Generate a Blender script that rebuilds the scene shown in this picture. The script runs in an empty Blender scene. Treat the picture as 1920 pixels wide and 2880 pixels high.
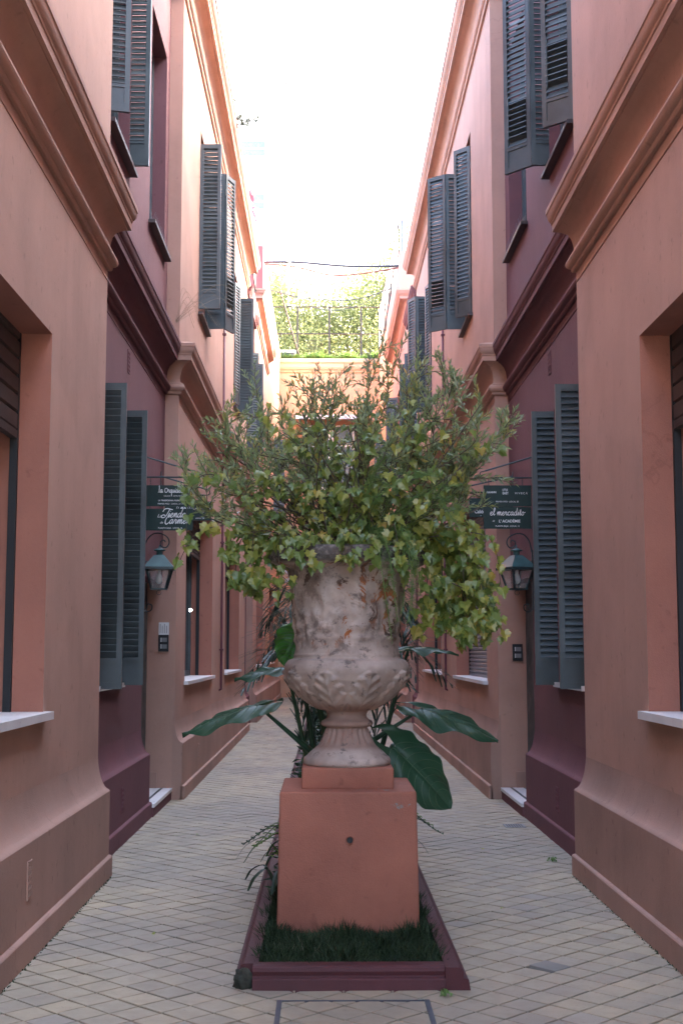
import bpy, math, random
import numpy as np
from mathutils import Vector, Matrix, Euler
R = math.radians
rnd = random.Random(7)
nr = np.random.RandomState(11)
S = bpy.context.scene
COL = S.collection

# ------------------------------------------------------------------ camera
cam_d = bpy.data.cameras.new('camera')
cam = bpy.data.objects.new('camera', cam_d); COL.objects.link(cam)
cam_d.sensor_fit = 'HORIZONTAL'; cam_d.sensor_width = 36.0; cam_d.lens = 36.0 * 3600 / 1920
cam_d.clip_start = 0.05; cam_d.clip_end = 3000
cam.location = (-0.12, 0.0, 1.55)
cam.rotation_euler = (R(90 + 6.183), 0, R(-0.712))
S.camera = cam

# ------------------------------------------------------------------ sky, sun, exposure
SUN_EL, SUN_AZ = 23.0, 76.0            # degrees; azimuth clockwise from +Y (ahead)
W = bpy.data.worlds.new('World'); S.world = W; W.use_nodes = True
wn = W.node_tree.nodes; wl = W.node_tree.links
bg = wn['Background']
sky = wn.new('ShaderNodeTexSky'); sky.sky_type = 'NISHITA'; sky.sun_disc = False
sky.sun_elevation = R(SUN_EL); sky.sun_rotation = R(SUN_AZ)
sky.air_density = 0.8; sky.dust_density = 7.0; sky.ozone_density = 0.35; sky.altitude = 30
wl.new(sky.outputs[0], bg.inputs[0]); bg.inputs[1].default_value = 0.15
sd = bpy.data.lights.new('sun', 'SUN'); sd.energy = 2.2; sd.angle = R(0.53); sd.color = (1.0, 0.93, 0.84)
sun = bpy.data.objects.new('sun', sd); COL.objects.link(sun)
sun.rotation_euler = (R(90 - SUN_EL), 0, R(180 - SUN_AZ)); sun.location = (30, 10, 40)
vs = S.view_settings
S.display_settings.display_device = 'sRGB'
vs.view_transform = 'Standard'; vs.look = 'None'; vs.gamma = 1.0; vs.use_curve_mapping = False
vs.exposure = 4.7
S.render.engine = 'CYCLES'
S.cycles.use_denoising = True
S.cycles.max_bounces = 10; S.cycles.diffuse_bounces = 6; S.cycles.glossy_bounces = 3
S.cycles.transmission_bounces = 6; S.cycles.transparent_max_bounces = 8

# ------------------------------------------------------------------ helpers
def tag(o, label=None, cat=None, group=None, kind=None):
    if label: o['label'] = label
    if cat: o['category'] = cat
    if group: o['group'] = group
    if kind: o['kind'] = kind
    return o
def empty(name, loc=(0, 0, 0), label=None, cat=None, group=None):
    o = bpy.data.objects.new(name, None); COL.objects.link(o); o.location = loc
    o.empty_display_size = 0.1
    return tag(o, label, cat, group)
def link(name, me, parent=None, m=None, smooth=False):
    if m is not None and not me.materials: me.materials.append(m)
    if smooth:
        for p in me.polygons: p.use_smooth = True
    o = bpy.data.objects.new(name, me); COL.objects.link(o)
    if parent is not None:
        o.parent = parent; o.matrix_parent_inverse = Matrix.Translation(-Vector(parent.location)) if parent.type == 'EMPTY' and parent.parent is None else Matrix.Identity(4)
    return o
class MB:
    """collects faces, builds ONE mesh object (world coordinates)"""
    def __init__(s): s.v = []; s.f = []
    def quad(s, a, b, c, d):
        n = len(s.v); s.v += [tuple(a), tuple(b), tuple(c), tuple(d)]; s.f.append((n, n+1, n+2, n+3))
    def box(s, x0, x1, y0, y1, z0, z1, mat=None):
        n = len(s.v)
        p = [(x, y, z) for z in (z0, z1) for y in (y0, y1) for x in (x0, x1)]
        if mat is not None: p = [tuple(mat @ Vector(q)) for q in p]
        s.v += p
        s.f += [tuple(n+i for i in q) for q in ((0, 2, 3, 1), (4, 5, 7, 6), (0, 1, 5, 4), (2, 6, 7, 3), (0, 4, 6, 2), (1, 3, 7, 5))]
    def tube(s, pts, r, k=6, caps=True):
        pts = [Vector(p) for p in pts]; rs = r if isinstance(r, (list, tuple)) else [r]*len(pts)
        n0 = len(s.v); up = None
        for i, p in enumerate(pts):
            d = (pts[min(i+1, len(pts)-1)] - pts[max(i-1, 0)]).normalized()
            if up is None:
                up = Vector((0, 0, 1)) if abs(d.z) < .9 else Vector((1, 0, 0))
            a = d.cross(up).normalized(); b = a.cross(d).normalized(); up = b
            for j in range(k):
                t = 2*math.pi*j/k
                s.v.append(tuple(p + (a*math.cos(t) + b*math.sin(t))*rs[i]))
        for i in range(len(pts)-1):
            for j in range(k):
                A = n0+i*k+j; B = n0+i*k+(j+1) % k
                s.f.append((A, B, B+k, A+k))
        if caps:
            s.f.append(tuple(n0+j for j in range(k))[::-1]); e = n0+(len(pts)-1)*k
            s.f.append(tuple(e+j for j in range(k)))
    def lathe(s, prof, c, k=48, cap=False):
        n0 = len(s.v)
        for (r, z) in prof:
            for j in range(k):
                t = 2*math.pi*j/k; s.v.append((c[0]+r*math.cos(t), c[1]+r*math.sin(t), c[2]+z))
        for i in range(len(prof)-1):
            for j in range(k):
                A = n0+i*k+j; B = n0+i*k+(j+1) % k; s.f.append((A, B, B+k, A+k))
        if cap:
            e = n0+(len(prof)-1)*k; s.f.append(tuple(e+j for j in range(k)))
    def poly(s, pts):
        n = len(s.v); s.v += [tuple(p) for p in pts]; s.f.append(tuple(range(n, n+len(pts))))
    def prism(s, pts, vec):
        vec = Vector(vec); n = len(s.v); k = len(pts)
        s.v += [tuple(p) for p in pts] + [tuple(Vector(p)+vec) for p in pts]
        s.f.append(tuple(range(n, n+k))); s.f.append(tuple(range(n+2*k-1, n+k-1, -1)))
        for i in range(k): s.f.append((n+i, n+(i+1) % k, n+k+(i+1) % k, n+k+i))
    def mesh(s, name):
        me = bpy.data.meshes.new(name); me.from_pydata(s.v, [], s.f); me.update(); return me
    def build(s, name, m, parent=None, smooth=False):
        return link(name, s.mesh(name), parent, m, smooth)
def np_mesh(name, V, F, m, parent=None, smooth=False):
    me = bpy.data.meshes.new(name)
    me.from_pydata(V.tolist(), [], F.tolist()); me.update()
    return link(name, me, parent, m, smooth)
def bez(pts, n=10):
    """Catmull-Rom through points"""
    P = [Vector(p) for p in pts]; P = [P[0]*2-P[1]] + P + [P[-1]*2-P[-2]]; out = []
    for i in range(1, len(P)-2):
        for j in range(n):
            t = j/n
            out.append(0.5*((2*P[i]) + (P[i+1]-P[i-1])*t + (2*P[i-1]-5*P[i]+4*P[i+1]-P[i+2])*t*t + (3*P[i]-P[i-1]-3*P[i+1]+P[i+2])*t**3))
    out.append(P[-2]); return out

# ------------------------------------------------------------------ materials
class NT:
    def __init__(s, name):
        s.m = bpy.data.materials.new(name); s.m.use_nodes = True
        s.n = s.m.node_tree.nodes; s.l = s.m.node_tree.links; s.b = s.n['Principled BSDF']; s.out = s.n['Material Output']
        g = s.n.new('ShaderNodeNewGeometry'); s.g = g; s.pos = g.outputs['Position']
    def lk(s, a, b): s.l.new(a, b)
    def mapv(s, scale, loc=(0, 0, 0), src=None):
        k = s.n.new('ShaderNodeMapping'); k.inputs['Scale'].default_value = scale; k.inputs['Location'].default_value = loc
        s.lk(src or s.pos, k.inputs['Vector']); return k.outputs[0]
    def noise(s, scale, detail=4, rough=.55, vec=None, dist=0):
        k = s.n.new('ShaderNodeTexNoise'); k.inputs['Scale'].default_value = scale; k.inputs['Detail'].default_value = detail
        k.inputs['Roughness'].default_value = rough; k.inputs['Distortion'].default_value = dist
        s.lk(vec or s.pos, k.inputs['Vector']); return k.outputs['Fac']
    def ramp(s, fac, stops):
        k = s.n.new('ShaderNodeValToRGB'); e = k.color_ramp.elements
        while len(e) < len(stops): e.new(0.5)
        for q, (p, c) in zip(e, stops): q.position = p; q.color = (c, c, c, 1) if isinstance(c, (int, float)) else (*c, 1)
        s.lk(fac, k.inputs[0]); return k.outputs[0]
    def mix(s, fac, a, b, mode='MIX'):
        k = s.n.new('ShaderNodeMixRGB'); k.blend_type = mode
        for i, q in ((0, fac), (1, a), (2, b)):
            if isinstance(q, (int, float)): k.inputs[i].default_value = q
            elif isinstance(q, tuple): k.inputs[i].default_value = (*q, 1)
            else: s.lk(q, k.inputs[i])
        return k.outputs[0]
    def math(s, op, a, b=0.0):
        k = s.n.new('ShaderNodeMath'); k.operation = op
        for i, q in ((0, a), (1, b)):
            if isinstance(q, (int, float)): k.inputs[i].default_value = q
            else: s.lk(q, k.inputs[i])
        return k.outputs[0]
    def bump(s, h, strength=.3, dist=.01):
        k = s.n.new('ShaderNodeBump'); k.inputs['Strength'].default_value = strength; k.inputs['Distance'].default_value = dist
        s.lk(h, k.inputs['Height']); s.lk(k.outputs[0], s.b.inputs['Normal']); return k
    def col(s, c):
        if isinstance(c, tuple): s.b.inputs['Base Color'].default_value = (*c, 1)
        else: s.lk(c, s.b.inputs['Base Color'])
    def rough(s, r):
        if isinstance(r, (int, float)): s.b.inputs['Roughness'].default_value = r
        else: s.lk(r, s.b.inputs['Roughness'])
    def spec(s, v): s.b.inputs['Specular IOR Level'].default_value = v

def sc3(c, k): return tuple(min(1, x*k) for x in c)
def stucco(name, c, dirt, amount=.5, rough=.85, bump=.35, seed=0.0, chip=None):
    t = NT(name)
    a = t.noise(.9, 5, .6, t.mapv((1, 1, 1), (seed, 0, 0)))
    st = t.noise(1.0, 4, .6, t.mapv((2.6, 2.6, .38), (seed, 3, 0)))
    f = t.math('MULTIPLY', t.ramp(a, [(.38, 0), (.68, 1)]), amount)
    col = t.mix(f, c, dirt)
    f2 = t.math('MULTIPLY', t.ramp(st, [(.5, 0), (.72, 1)]), amount*.4)
    col = t.mix(f2, col, sc3(dirt, .85))
    fine = t.noise(38, 3, .6)
    col = t.mix(t.math('MULTIPLY', t.ramp(fine, [(.3, 0), (.7, 1)]), .12), col, sc3(c, 1.25))
    pt = t.noise(.42, 3, .5, t.mapv((1, 1, 1.3), (seed+11, 4, 2)))
    col = t.mix(t.math('MULTIPLY', t.ramp(pt, [(.50, 0), (.535, 1)]), .28*amount), col, sc3(c, 1.22))
    sp = t.noise(14, 2, .5, t.mapv((1, 1, 1), (seed+5, 0, 0)))
    col = t.mix(t.math('MULTIPLY', t.ramp(sp, [(.66, 0), (.76, 1)]), .4), col, sc3(dirt, .6))
    vo = t.n.new('ShaderNodeTexVoronoi'); vo.feature = 'DISTANCE_TO_EDGE'; vo.inputs['Scale'].default_value = .75
    wv = t.n.new('ShaderNodeVectorMath'); wv.operation = 'ADD'; t.lk(t.mapv((1, 1, .8), (seed, 2, 0)), wv.inputs[0])
    nz = t.n.new('ShaderNodeTexNoise'); nz.inputs['Scale'].default_value = 2.2; nz.inputs['Detail'].default_value = 5; t.lk(t.pos, nz.inputs['Vector']); t.lk(nz.outputs['Color'], wv.inputs[1]); t.lk(wv.outputs[0], vo.inputs['Vector'])
    ck = t.math('MULTIPLY', t.ramp(vo.outputs['Distance'], [(.0, 1), (.0035, 1), (.006, 0)]), t.ramp(t.noise(.5, 2, .5, t.mapv((1, 1, 1), (seed+3, 7, 1))), [(.56, 0), (.63, .2)]))
    col = t.mix(ck, col, sc3(dirt, .45))
    if chip:
        cf = t.noise(3.1, 6, .65, t.mapv((1, 1, 1), (seed+9, 1, 4)))
        col = t.mix(t.ramp(cf, [(.67, 0), (.68, 1)]), col, chip)
    t.col(col); t.rough(rough); t.spec(.25)
    h = t.mix(.5, t.noise(130, 3, .6), t.noise(11, 4, .55))
    t.bump(h, bump, .012)
    return t.m
def plain(name, c, rough=.5, metal=0, var=.25, scale=8, bump=0.1, spec=.5, bscale=60):
    t = NT(name)
    n = t.noise(scale, 5, .6)
    t.col(t.mix(t.ramp(n, [(.3, 0), (.7, 1)]), sc3(c, 1-var), sc3(c, 1+var)))
    t.rough(t.ramp(n, [(.3, max(0, rough-.08)), (.7, min(1, rough+.1))])); t.b.inputs['Metallic'].default_value = metal; t.spec(spec)
    if bump: t.bump(t.noise(bscale, 3, .6), bump, .005)
    return t.m
def leafmat(name, stops, rough=.45, trans=.3, spec=.4, vein=False):
    t = NT(name)
    oi = t.n.new('ShaderNodeObjectInfo')
    r = t.math('FRACT', t.math('ADD', t.g.outputs['Random Per Island'], oi.outputs['Random']))
    cl = t.noise(4.5, 2, .5)
    r2 = t.math('ADD', t.math('MULTIPLY', r, .72), t.math('MULTIPLY', t.ramp(cl, [(.3, 0), (.7, 1)]), .28))
    c = t.ramp(r2, stops)
    c = t.mix(t.math('MULTIPLY', t.noise(60, 3), .22), c, sc3(stops[0][1], .8))
    t.col(c); t.rough(rough); t.spec(spec)
    tr = t.n.new('ShaderNodeBsdfTranslucent'); t.lk(t.mix(.5, c, (.35, .4, .03), 'MULTIPLY') if False else c, tr.inputs[0])
    ms = t.n.new('ShaderNodeMixShader'); ms.inputs[0].default_value = trans
    t.lk(t.b.outputs[0], ms.inputs[1]); t.lk(tr.outputs[0], ms.inputs[2]); t.lk(ms.outputs[0], t.out.inputs[0])
    return t.m

PINK = (.455, .272, .208); BURG = (.172, .078, .084)
M = {}
M['pink'] = stucco('pink stucco', PINK, (.345, .205, .158), .8, seed=1)
M['pinkp'] = stucco('pink plinth stucco', (.40, .24, .185), (.275, .172, .135), .85, seed=4)
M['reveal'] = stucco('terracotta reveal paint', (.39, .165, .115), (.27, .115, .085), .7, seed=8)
M['burg'] = stucco('burgundy stucco', BURG, (.13, .058, .064), .65, seed=2)
M['burgp'] = stucco('burgundy plinth stucco', (.165, .066, .076), (.12, .05, .058), .6, seed=3)
M['orange'] = stucco('apricot stucco', (.50, .29, .185), (.40, .225, .145), .5, seed=6)
M['ped'] = stucco('terracotta pedestal paint', (.385, .150, .098), (.23, .092, .066), .95, rough=.75, seed=12, bump=.55, chip=(.22, .2, .18))
M['kerb'] = stucco('burgundy kerb paint', (.085, .024, .028), (.05, .023, .023), .8, rough=.6, seed=15, chip=(.2, .13, .12))
M['white'] = stucco('white render', (.82, .82, .82), (.72, .72, .72), .3, seed=20)
M['shut'] = plain('slate green shutter paint', (.056, .072, .076), .44, var=.38, scale=2.2, bump=.06, spec=.5)
M['iron'] = plain('dark green iron', (.022, .04, .042), .4, var=.3, bump=.1)
M['lampgreen'] = plain('green lamp enamel', (.04, .095, .095), .38, var=.25, bump=.06)
M['black'] = plain('flat black', (.012, .012, .014), .6, var=.3)
M['darkwood'] = plain('dark brown shutter wood', (.06, .045, .042), .6, var=.3, scale=12, bump=.2)
M['roller'] = plain('grey steel roller', (.17, .17, .18), .45, var=.2, scale=6, bump=.05)
M['frame'] = plain('grey green window frame', (.07, .09, .095), .45, var=.2)
M['marble'] = plain('white marble', (.72, .71, .70), .35, var=.1, scale=5, bump=.03)
M['signg'] = plain('dark green sign board', (.012, .032, .028), .5, var=.2, bump=.04, spec=.3)
M['letter'] = plain('white sign paint', (.75, .76, .74), .6, var=.04, bump=0)
M['pipe'] = plain('burgundy pipe paint', (.12, .03, .045), .45, var=.2)
M['steel'] = plain('weathered steel', (.2, .2, .21), .5, metal=.5, var=.2)
M['rail'] = plain('brown railing paint', (.022, .016, .014), .55, var=.3)
M['cable'] = plain('cable sheath', (.05, .055, .07), .5, var=.2)
M['cabler'] = plain('red brown cable', (.22, .09, .07), .5, var=.2)
M['grout'] = plain('sandy grout', (.036, .033, .031), .95, var=.35, scale=14, bump=.3)
M['soil'] = plain('dark soil', (.02, .015, .011), .95, var=.5, scale=30, bump=.9, bscale=90)
M['bark'] = plain('shrub bark', (.10, .08, .058), .85, var=.4, scale=40, bump=.5)
M['stone'] = plain('mossy broken masonry', (.03, .032, .022), .95, var=.7, scale=25, bump=1.0, bscale=50)
M['paper'] = plain('white paper notice', (.7, .7, .69), .7, var=.05, bump=0)
M['alu'] = plain('light grey metal awning', (.5, .52, .55), .4, var=.1)
M['earth'] = plain('ground concrete', (.2, .19, .17), .9, var=.3, scale=2, bump=.3)
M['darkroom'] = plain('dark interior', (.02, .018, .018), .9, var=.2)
def glassmat(name, c=(.02, .022, .025), rough=.06):
    t = NT(name); t.col(c); t.rough(rough); t.spec(.9)
    t.bump(t.noise(1.5, 2), .04, .02); return t.m
M['glass'] = glassmat('dark window glass')
M['skyglass'] = plain('pale blue window glass', (.15, .195, .21), .3, var=.1, bump=0, spec=.2)
t = NT('clear lantern glass'); t.col((.9, .92, .9)); t.rough(.08); t.b.inputs['Transmission Weight'].default_value = .0
tb = t.n.new('ShaderNodeBsdfTransparent'); ms = t.n.new('ShaderNodeMixShader'); ms.inputs[0].default_value = .22
t.col((.6, .61, .6)); t.lk(tb.outputs[0], ms.inputs[1]); t.lk(t.b.outputs[0], ms.inputs[2]); t.lk(ms.outputs[0], t.out.inputs[0]); M['lglass'] = t.m
t = NT('frosted bulb'); t.col((.6, .58, .55)); t.rough(.3); M['bulb'] = t.m
t = NT('lit halogen spot'); t.col((1, 1, 1)); t.b.inputs['Emission Color'].default_value = (.9, .92, 1, 1); t.b.inputs['Emission Strength'].default_value = 6; M['spot'] = t.m
# paving: colour varies from tile to tile (tile index from the diagonal lattice), mottled, worn
TS = 0.1585
t = NT('pale paving tile')
mp = t.n.new('ShaderNodeMapping'); mp.vector_type = 'TEXTURE'
TOX, TOY = 0.973, 6.017 + .1121
mp.inputs['Location'].default_value = (TOX, TOY, 0); mp.inputs['Rotation'].default_value = (0, 0, R(45)); mp.inputs['Scale'].default_value = (TS, TS, 1000)
t.lk(t.pos, mp.inputs['Vector'])
vf = t.n.new('ShaderNodeVectorMath'); vf.operation = 'FLOOR'; t.lk(mp.outputs[0], vf.inputs[0])
wnz = t.n.new('ShaderNodeTexWhiteNoise'); wnz.noise_dimensions = '3D'; t.lk(vf.outputs[0], wnz.inputs['Vector'])
base = t.ramp(wnz.outputs['Value'], [(0, (.275, .236, .172)), (.12, (.33, .28, .195)), (.6, (.355, .296, .20)), (.93, (.385, .318, .21)), (1, (.30, .265, .215))])
big = t.noise(.55, 4, .6)
base = t.mix(t.math('MULTIPLY', t.ramp(big, [(.40, 0), (.60, 1)]), .6), base, (.205, .185, .16))
mid = t.noise(9, 5, .65)
base = t.mix(t.math('MULTIPLY', t.ramp(mid, [(.45, 0), (.75, 1)]), .35), base, (.22, .195, .16))
sp = t.noise(45, 3, .6)
base = t.mix(t.math('MULTIPLY', t.ramp(sp, [(.64, 0), (.7, 1)]), .3), base, (.13, .12, .11))
t.col(base); t.rough(t.ramp(mid, [(.3, .52), (.7, .72)])); t.spec(.4)
t.bump(t.mix(.5, t.noise(70, 3), mid), .25, .006); M['tile'] = t.m
# urn: peeling cream paint over terracotta, dark lichen
t = NT('peeling urn terracotta')
c0 = t.mix(t.ramp(t.noise(5, 5, .6), [(.35, 0), (.65, 1)]), (.52, .425, .365), (.31, .24, .20))
sep = t.n.new('ShaderNodeSeparateXYZ'); t.lk(t.pos, sep.inputs[0])
neck = t.ramp(t.math('MULTIPLY', sep.outputs['Z'], .4), [(.605, 0), (.655, 1), (.80, 1), (.835, .2)])
foot = t.ramp(t.math('MULTIPLY', sep.outputs['Z'], .4), [(.40, 0), (.41, 1), (.495, 1), (.51, 0)])
pe = t.noise(5.2, 8, .72, t.mapv((1, 1, .8), (2.3, 0, .4)), .9)
pf = t.math('MULTIPLY', t.ramp(pe, [(.565, 0), (.585, 1)]), neck)
c0 = t.mix(pf, c0, t.mix(t.ramp(t.noise(9, 3), [(.42, 0), (.55, 1)]), (.34, .115, .04), (.10, .06, .045)))
c0 = t.mix(t.math('MULTIPLY', foot, .55), c0, (.22, .095, .06))
li = t.noise(11, 6, .7, t.mapv((1, 1, 1.2), (7, 2, 1)), .3)
lf = t.math('MULTIPLY', t.ramp(li, [(.57, 0), (.65, 1)]), .7)
c0 = t.mix(lf, c0, (.085, .072, .068))
gr = t.noise(6, 5, .7, t.mapv((1, 1, 1), (1, 9, 4)))
c0 = t.mix(t.math('MULTIPLY', t.ramp(gr, [(.48, 0), (.60, 1)]), t.math('MULTIPLY', neck, .75)), c0, (.13, .095, .08))
rim = t.ramp(t.math('MULTIPLY', sep.outputs['Z'], .4), [(.808, 0), (.816, 1)])
c0 = t.mix(t.math('MULTIPLY', rim, .85), c0, t.mix(t.ramp(t.noise(40, 4), [(.45, 0), (.7, 1)]), (.028, .026, .024), (.17, .155, .14)))
t.col(c0); t.rough(.85); t.spec(.3)
t.bump(t.mix(.45, t.noise(55, 5, .65), t.math('SUBTRACT', 1.0, pf)), .55, .006); M['urn'] = t.m
# foliage
M['olive'] = leafmat('narrow shrub leaf', [(0, (.15, .21, .11)), (.35, (.23, .30, .14)), (.7, (.31, .37, .15)), (.86, (.42, .40, .11)), (.97, (.56, .35, .07))], .32, .4, .8)
M['vine'] = leafmat('vine leaf', [(0, (.09, .15, .04)), (.3, (.16, .24, .055)), (.6, (.27, .32, .065)), (.82, (.40, .39, .08)), (.97, (.5, .33, .075))], .34, .42, .7)
M['fern'] = leafmat('asparagus fern needle', [(0, (.10, .18, .055)), (.5, (.16, .27, .08)), (1, (.22, .33, .1))], .5, .3)
M['taro'] = leafmat('elephant ear leaf', [(0, (.02, .065, .036)), (.5, (.03, .085, .045)), (1, (.042, .105, .05))], .42, .22, .35)
M['tarol'] = leafmat('young elephant ear leaf', [(0, (.04, .16, .025)), (1, (.06, .2, .03))], .35, .4, .5)
M['tarov'] = plain('elephant ear vein', (.06, .12, .06), .5, var=.2, bump=0)
M['palm'] = leafmat('palm leaflet', [(0, (.025, .06, .045)), (.6, (.042, .09, .062)), (1, (.075, .13, .085))], .32, .25)
M['grass'] = leafmat('dark lawn blade', [(0, (.012, .026, .013)), (.55, (.028, .05, .022)), (.85, (.06, .09, .04)), (.95, (.12, .11, .07)), (1, (.24, .22, .16))], .5, .2, .25)
M['cover'] = leafmat('planting bed leaf', [(0, (.012, .03, .015)), (.6, (.025, .055, .025)), (1, (.06, .12, .03))], .4, .25)
M['tree'] = leafmat('tree leaf', [(0, (.13, .165, .065)), (.5, (.21, .24, .095)), (1, (.29, .315, .13))], .5, .5)
M['rgrass'] = leafmat('terrace grass blade', [(0, (.07, .14, .02)), (1, (.13, .22, .04))], .5, .4)
M['cord'] = leafmat('red cordyline leaf', [(0, (.30, .03, .05)), (1, (.42, .06, .09))], .4, .4)
M['dry'] = leafmat('grey roof shrub leaf', [(0, (.03, .038, .024)), (1, (.065, .075, .045))], .6, .3)
M['straw'] = plain('dry straw stem', (.22, .17, .10), .8)

# ------------------------------------------------------------------ ground and paving
g = MB(); g.quad((-900, -900, -.06), (900, -900, -.06), (900, 900, -.06), (-900, 900, -.06))
tag(g.build('ground', M['earth']), 'bare concrete ground beneath and around the alley', kind='structure')
pv = MB(); pv.quad((-2.4, -8, -.004), (2.4, -8, -.004), (2.4, 43.2, -.004), (-2.4, 43.2, -.004))
pave = tag(pv.build('pavement', M['grout']), 'alley pavement of pale diagonal tiles with dark joints', kind='structure')
h = TS/2 - .0054
tm = MB(); b = .0025; zt = .0075
tm.v = [(-h, -h, -.01), (h, -h, -.01), (h, h, -.01), (-h, h, -.01), (-h, -h, zt-b), (h, -h, zt-b), (h, h, zt-b), (-h, h, zt-b),
        (-h+b, -h+b, zt), (h-b, -h+b, zt), (h-b, h-b, zt), (-h+b, h-b, zt)]
tm.f = [(0, 1, 5, 4), (1, 2, 6, 5), (2, 3, 7, 6), (3, 0, 4, 7), (4, 5, 9, 8), (5, 6, 10, 9), (6, 7, 11, 10), (7, 4, 8, 11), (8, 9, 10, 11)]
tile_me = tm.mesh('tile'); tile_me.materials.append(M['tile'])
D = TS*math.sqrt(2); cells = []
for i in range(-140, 560):
    for j in range(-140, 560):
        x = TOX + (i-j)*D/2; y = TOY + (i+j+1)*D/2
        if -2.05 < x < 2.05 and 1.0 < y < 42.9:
            if abs(x) < .33 and y > 6.25: continue
            cells.append((x, y))
vis = [c for c in cells if abs(c[0]) < 1.66 and c[1] > 5.5 and not (abs(c[0]) < .42 and c[1] > 6.2)
       and not (c[0]+.12 < -.2635*c[1]*.985 or c[0]+.12 > .2795*c[1]*.985)]
vis.sort(key=lambda c: c[1]); near = set(vis[:300])
loose = min(vis, key=lambda c: (c[0]-1.0)**2 + (c[1]-6.49)**2)
rest_v = []; rest_f = []
for k, (x, y) in enumerate(cells):
    dz = rnd.uniform(-.0012, .0012); rx = rnd.gauss(0, .009); ry = rnd.gauss(0, .009); rz = R(45)+rnd.gauss(0, .007)
    if (x, y) in near:
        o = bpy.data.objects.new('tile', tile_me); COL.objects.link(o); o.parent = pave
        o.location = (x, y, dz); o.rotation_euler = (rx, ry, rz)
        if (x, y) == loose:
            o.location = (x+.012, y+.008, .004); o.rotation_euler = (.05, .03, R(48)); o['label'] = 'loose greyer tile tilted out of its bed'; o.data = tile_me.copy(); o.data.materials[0] = M['earth']
    else:
        mt = Matrix.Translation((x, y, dz)) @ Euler((rx, ry, rz)).to_matrix().to_4x4()
        n = len(rest_v); rest_v += [tuple(mt @ Vector(q)) for q in tm.v]; rest_f += [tuple(n+i for i in q) for q in tm.f]
me = bpy.data.meshes.new('tiles'); me.from_pydata(rest_v, [], rest_f); me.update()
tag(link('tiles', me, pave, M['tile']), kind='stuff')

# ------------------------------------------------------------------ facade builders.  s = -1 left, +1 right; X = distance of wall face from the alley axis
WX, BX = 1.70, 1.845
def facade(parent, s, X, y0, y1, z1, ops, mt, rmt, deep=4.0, ends=(1, 1), grooves=(), z0=-.05, name='wall'):
    m = MB(); rv = []
    P = lambda d, y, z: (s*(X+d), y, z)
    full = list(ops) + [(y0, y1, gz, gz+.014, .014) for gz in grooves]
    ys = sorted({y0, y1, *[q for o in full for q in o[:2] if y0 < q < y1]}); zs = sorted({z0, z1, *[q for o in full for q in o[2:4]]})
    for a, b_ in zip(ys, ys[1:]):
        for c, d in zip(zs, zs[1:]):
            yc, zc = (a+b_)/2, (c+d)/2
            if any(o[0] < yc < o[1] and o[2] < zc < o[3] for o in full): continue
            m.quad(P(0, a, c), P(0, b_, c), P(0, b_, d), P(0, a, d))
    for (a, b_, c, d, dd) in ops:
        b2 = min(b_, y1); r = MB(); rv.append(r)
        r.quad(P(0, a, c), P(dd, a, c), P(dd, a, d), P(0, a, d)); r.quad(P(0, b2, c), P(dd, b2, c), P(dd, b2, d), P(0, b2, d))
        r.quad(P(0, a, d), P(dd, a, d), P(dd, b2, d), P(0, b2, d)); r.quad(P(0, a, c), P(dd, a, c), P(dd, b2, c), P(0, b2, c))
    for gz in grooves:
        m.quad(P(.014, y0, gz), P(.014, y1, gz), P(.014, y1, gz+.014), P(.014, y0, gz+.014))
        for z in (gz, gz+.014): m.quad(P(0, y0, z), P(.014, y0, z), P(.014, y1, z), P(0, y1, z))
    for e, y in zip(ends, (y0, y1)):
        if e: m.quad(P(0, y, z0), P(deep, y, z0), P(deep, y, z1), P(0, y, z1))
    m.quad(P(deep, y0, z0), P(deep, y1, z0), P(deep, y1, z1), P(deep, y0, z1))
    m.quad(P(0, y0, z1), P(0, y1, z1), P(deep, y1, z1), P(deep, y0, z1))
    w = m.build(name, mt, parent)
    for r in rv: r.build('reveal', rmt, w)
    return w
def sweep(parent, s, X, y0, y1, prof, mt, name, ret=(True, True), retlen=.32, cap=True):
    """profile (out, z) swept along a wall, with mitred returns round the ends"""
    m = MB(); path = []
    if not ret[0]: y0 -= .003
    if not ret[1]: y1 += .003
    if ret[0]: path.append(lambda o: (s*(X+retlen), y0-o))
    path.append((lambda o: (s*(X-o), y0-o)) if ret[0] else (lambda o: (s*(X-o), y0)))
    path.append((lambda o: (s*(X-o), y1+o)) if ret[1] else (lambda o: (s*(X-o), y1)))
    if ret[1]: path.append(lambda o: (s*(X+retlen), y1+o))
    n = len(prof)
    for f in path:
        for (o, z) in prof:
            x, y = f(o); m.v.append((x, y, z))
    for i in range(len(path)-1):
        for j in range(n-1):
            a = i*n+j; m.f.append((a, a+1, a+n+1, a+n))
    if cap:
        m.f.append(tuple(range(n))); e = (len(path)-1)*n; m.f.append(tuple(range(e, e+n)))
    o = m.build(name, mt, parent, True); o.data.set_sharp_from_angle(angle=R(32)); return o
def cove(o0, o1, z0, z1, n=8):   # concave, flat at the bottom, upright at the top
    return [(o0+(o1-o0)*math.sin(t), z0+(z1-z0)*(1-math.cos(t))) for t in [math.pi/2*i/n for i in range(n+1)]]
PL = [(-.02, .0), (.088, .0), (.088, .583), (.082, .592)] + cove(.082, -.002, .595, .87)[1:] + [(-.02, .88)]
SK = [(.07, -.01), (.113, -.01), (.113, .138), (.106, .146), (.082, .152)]
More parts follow.
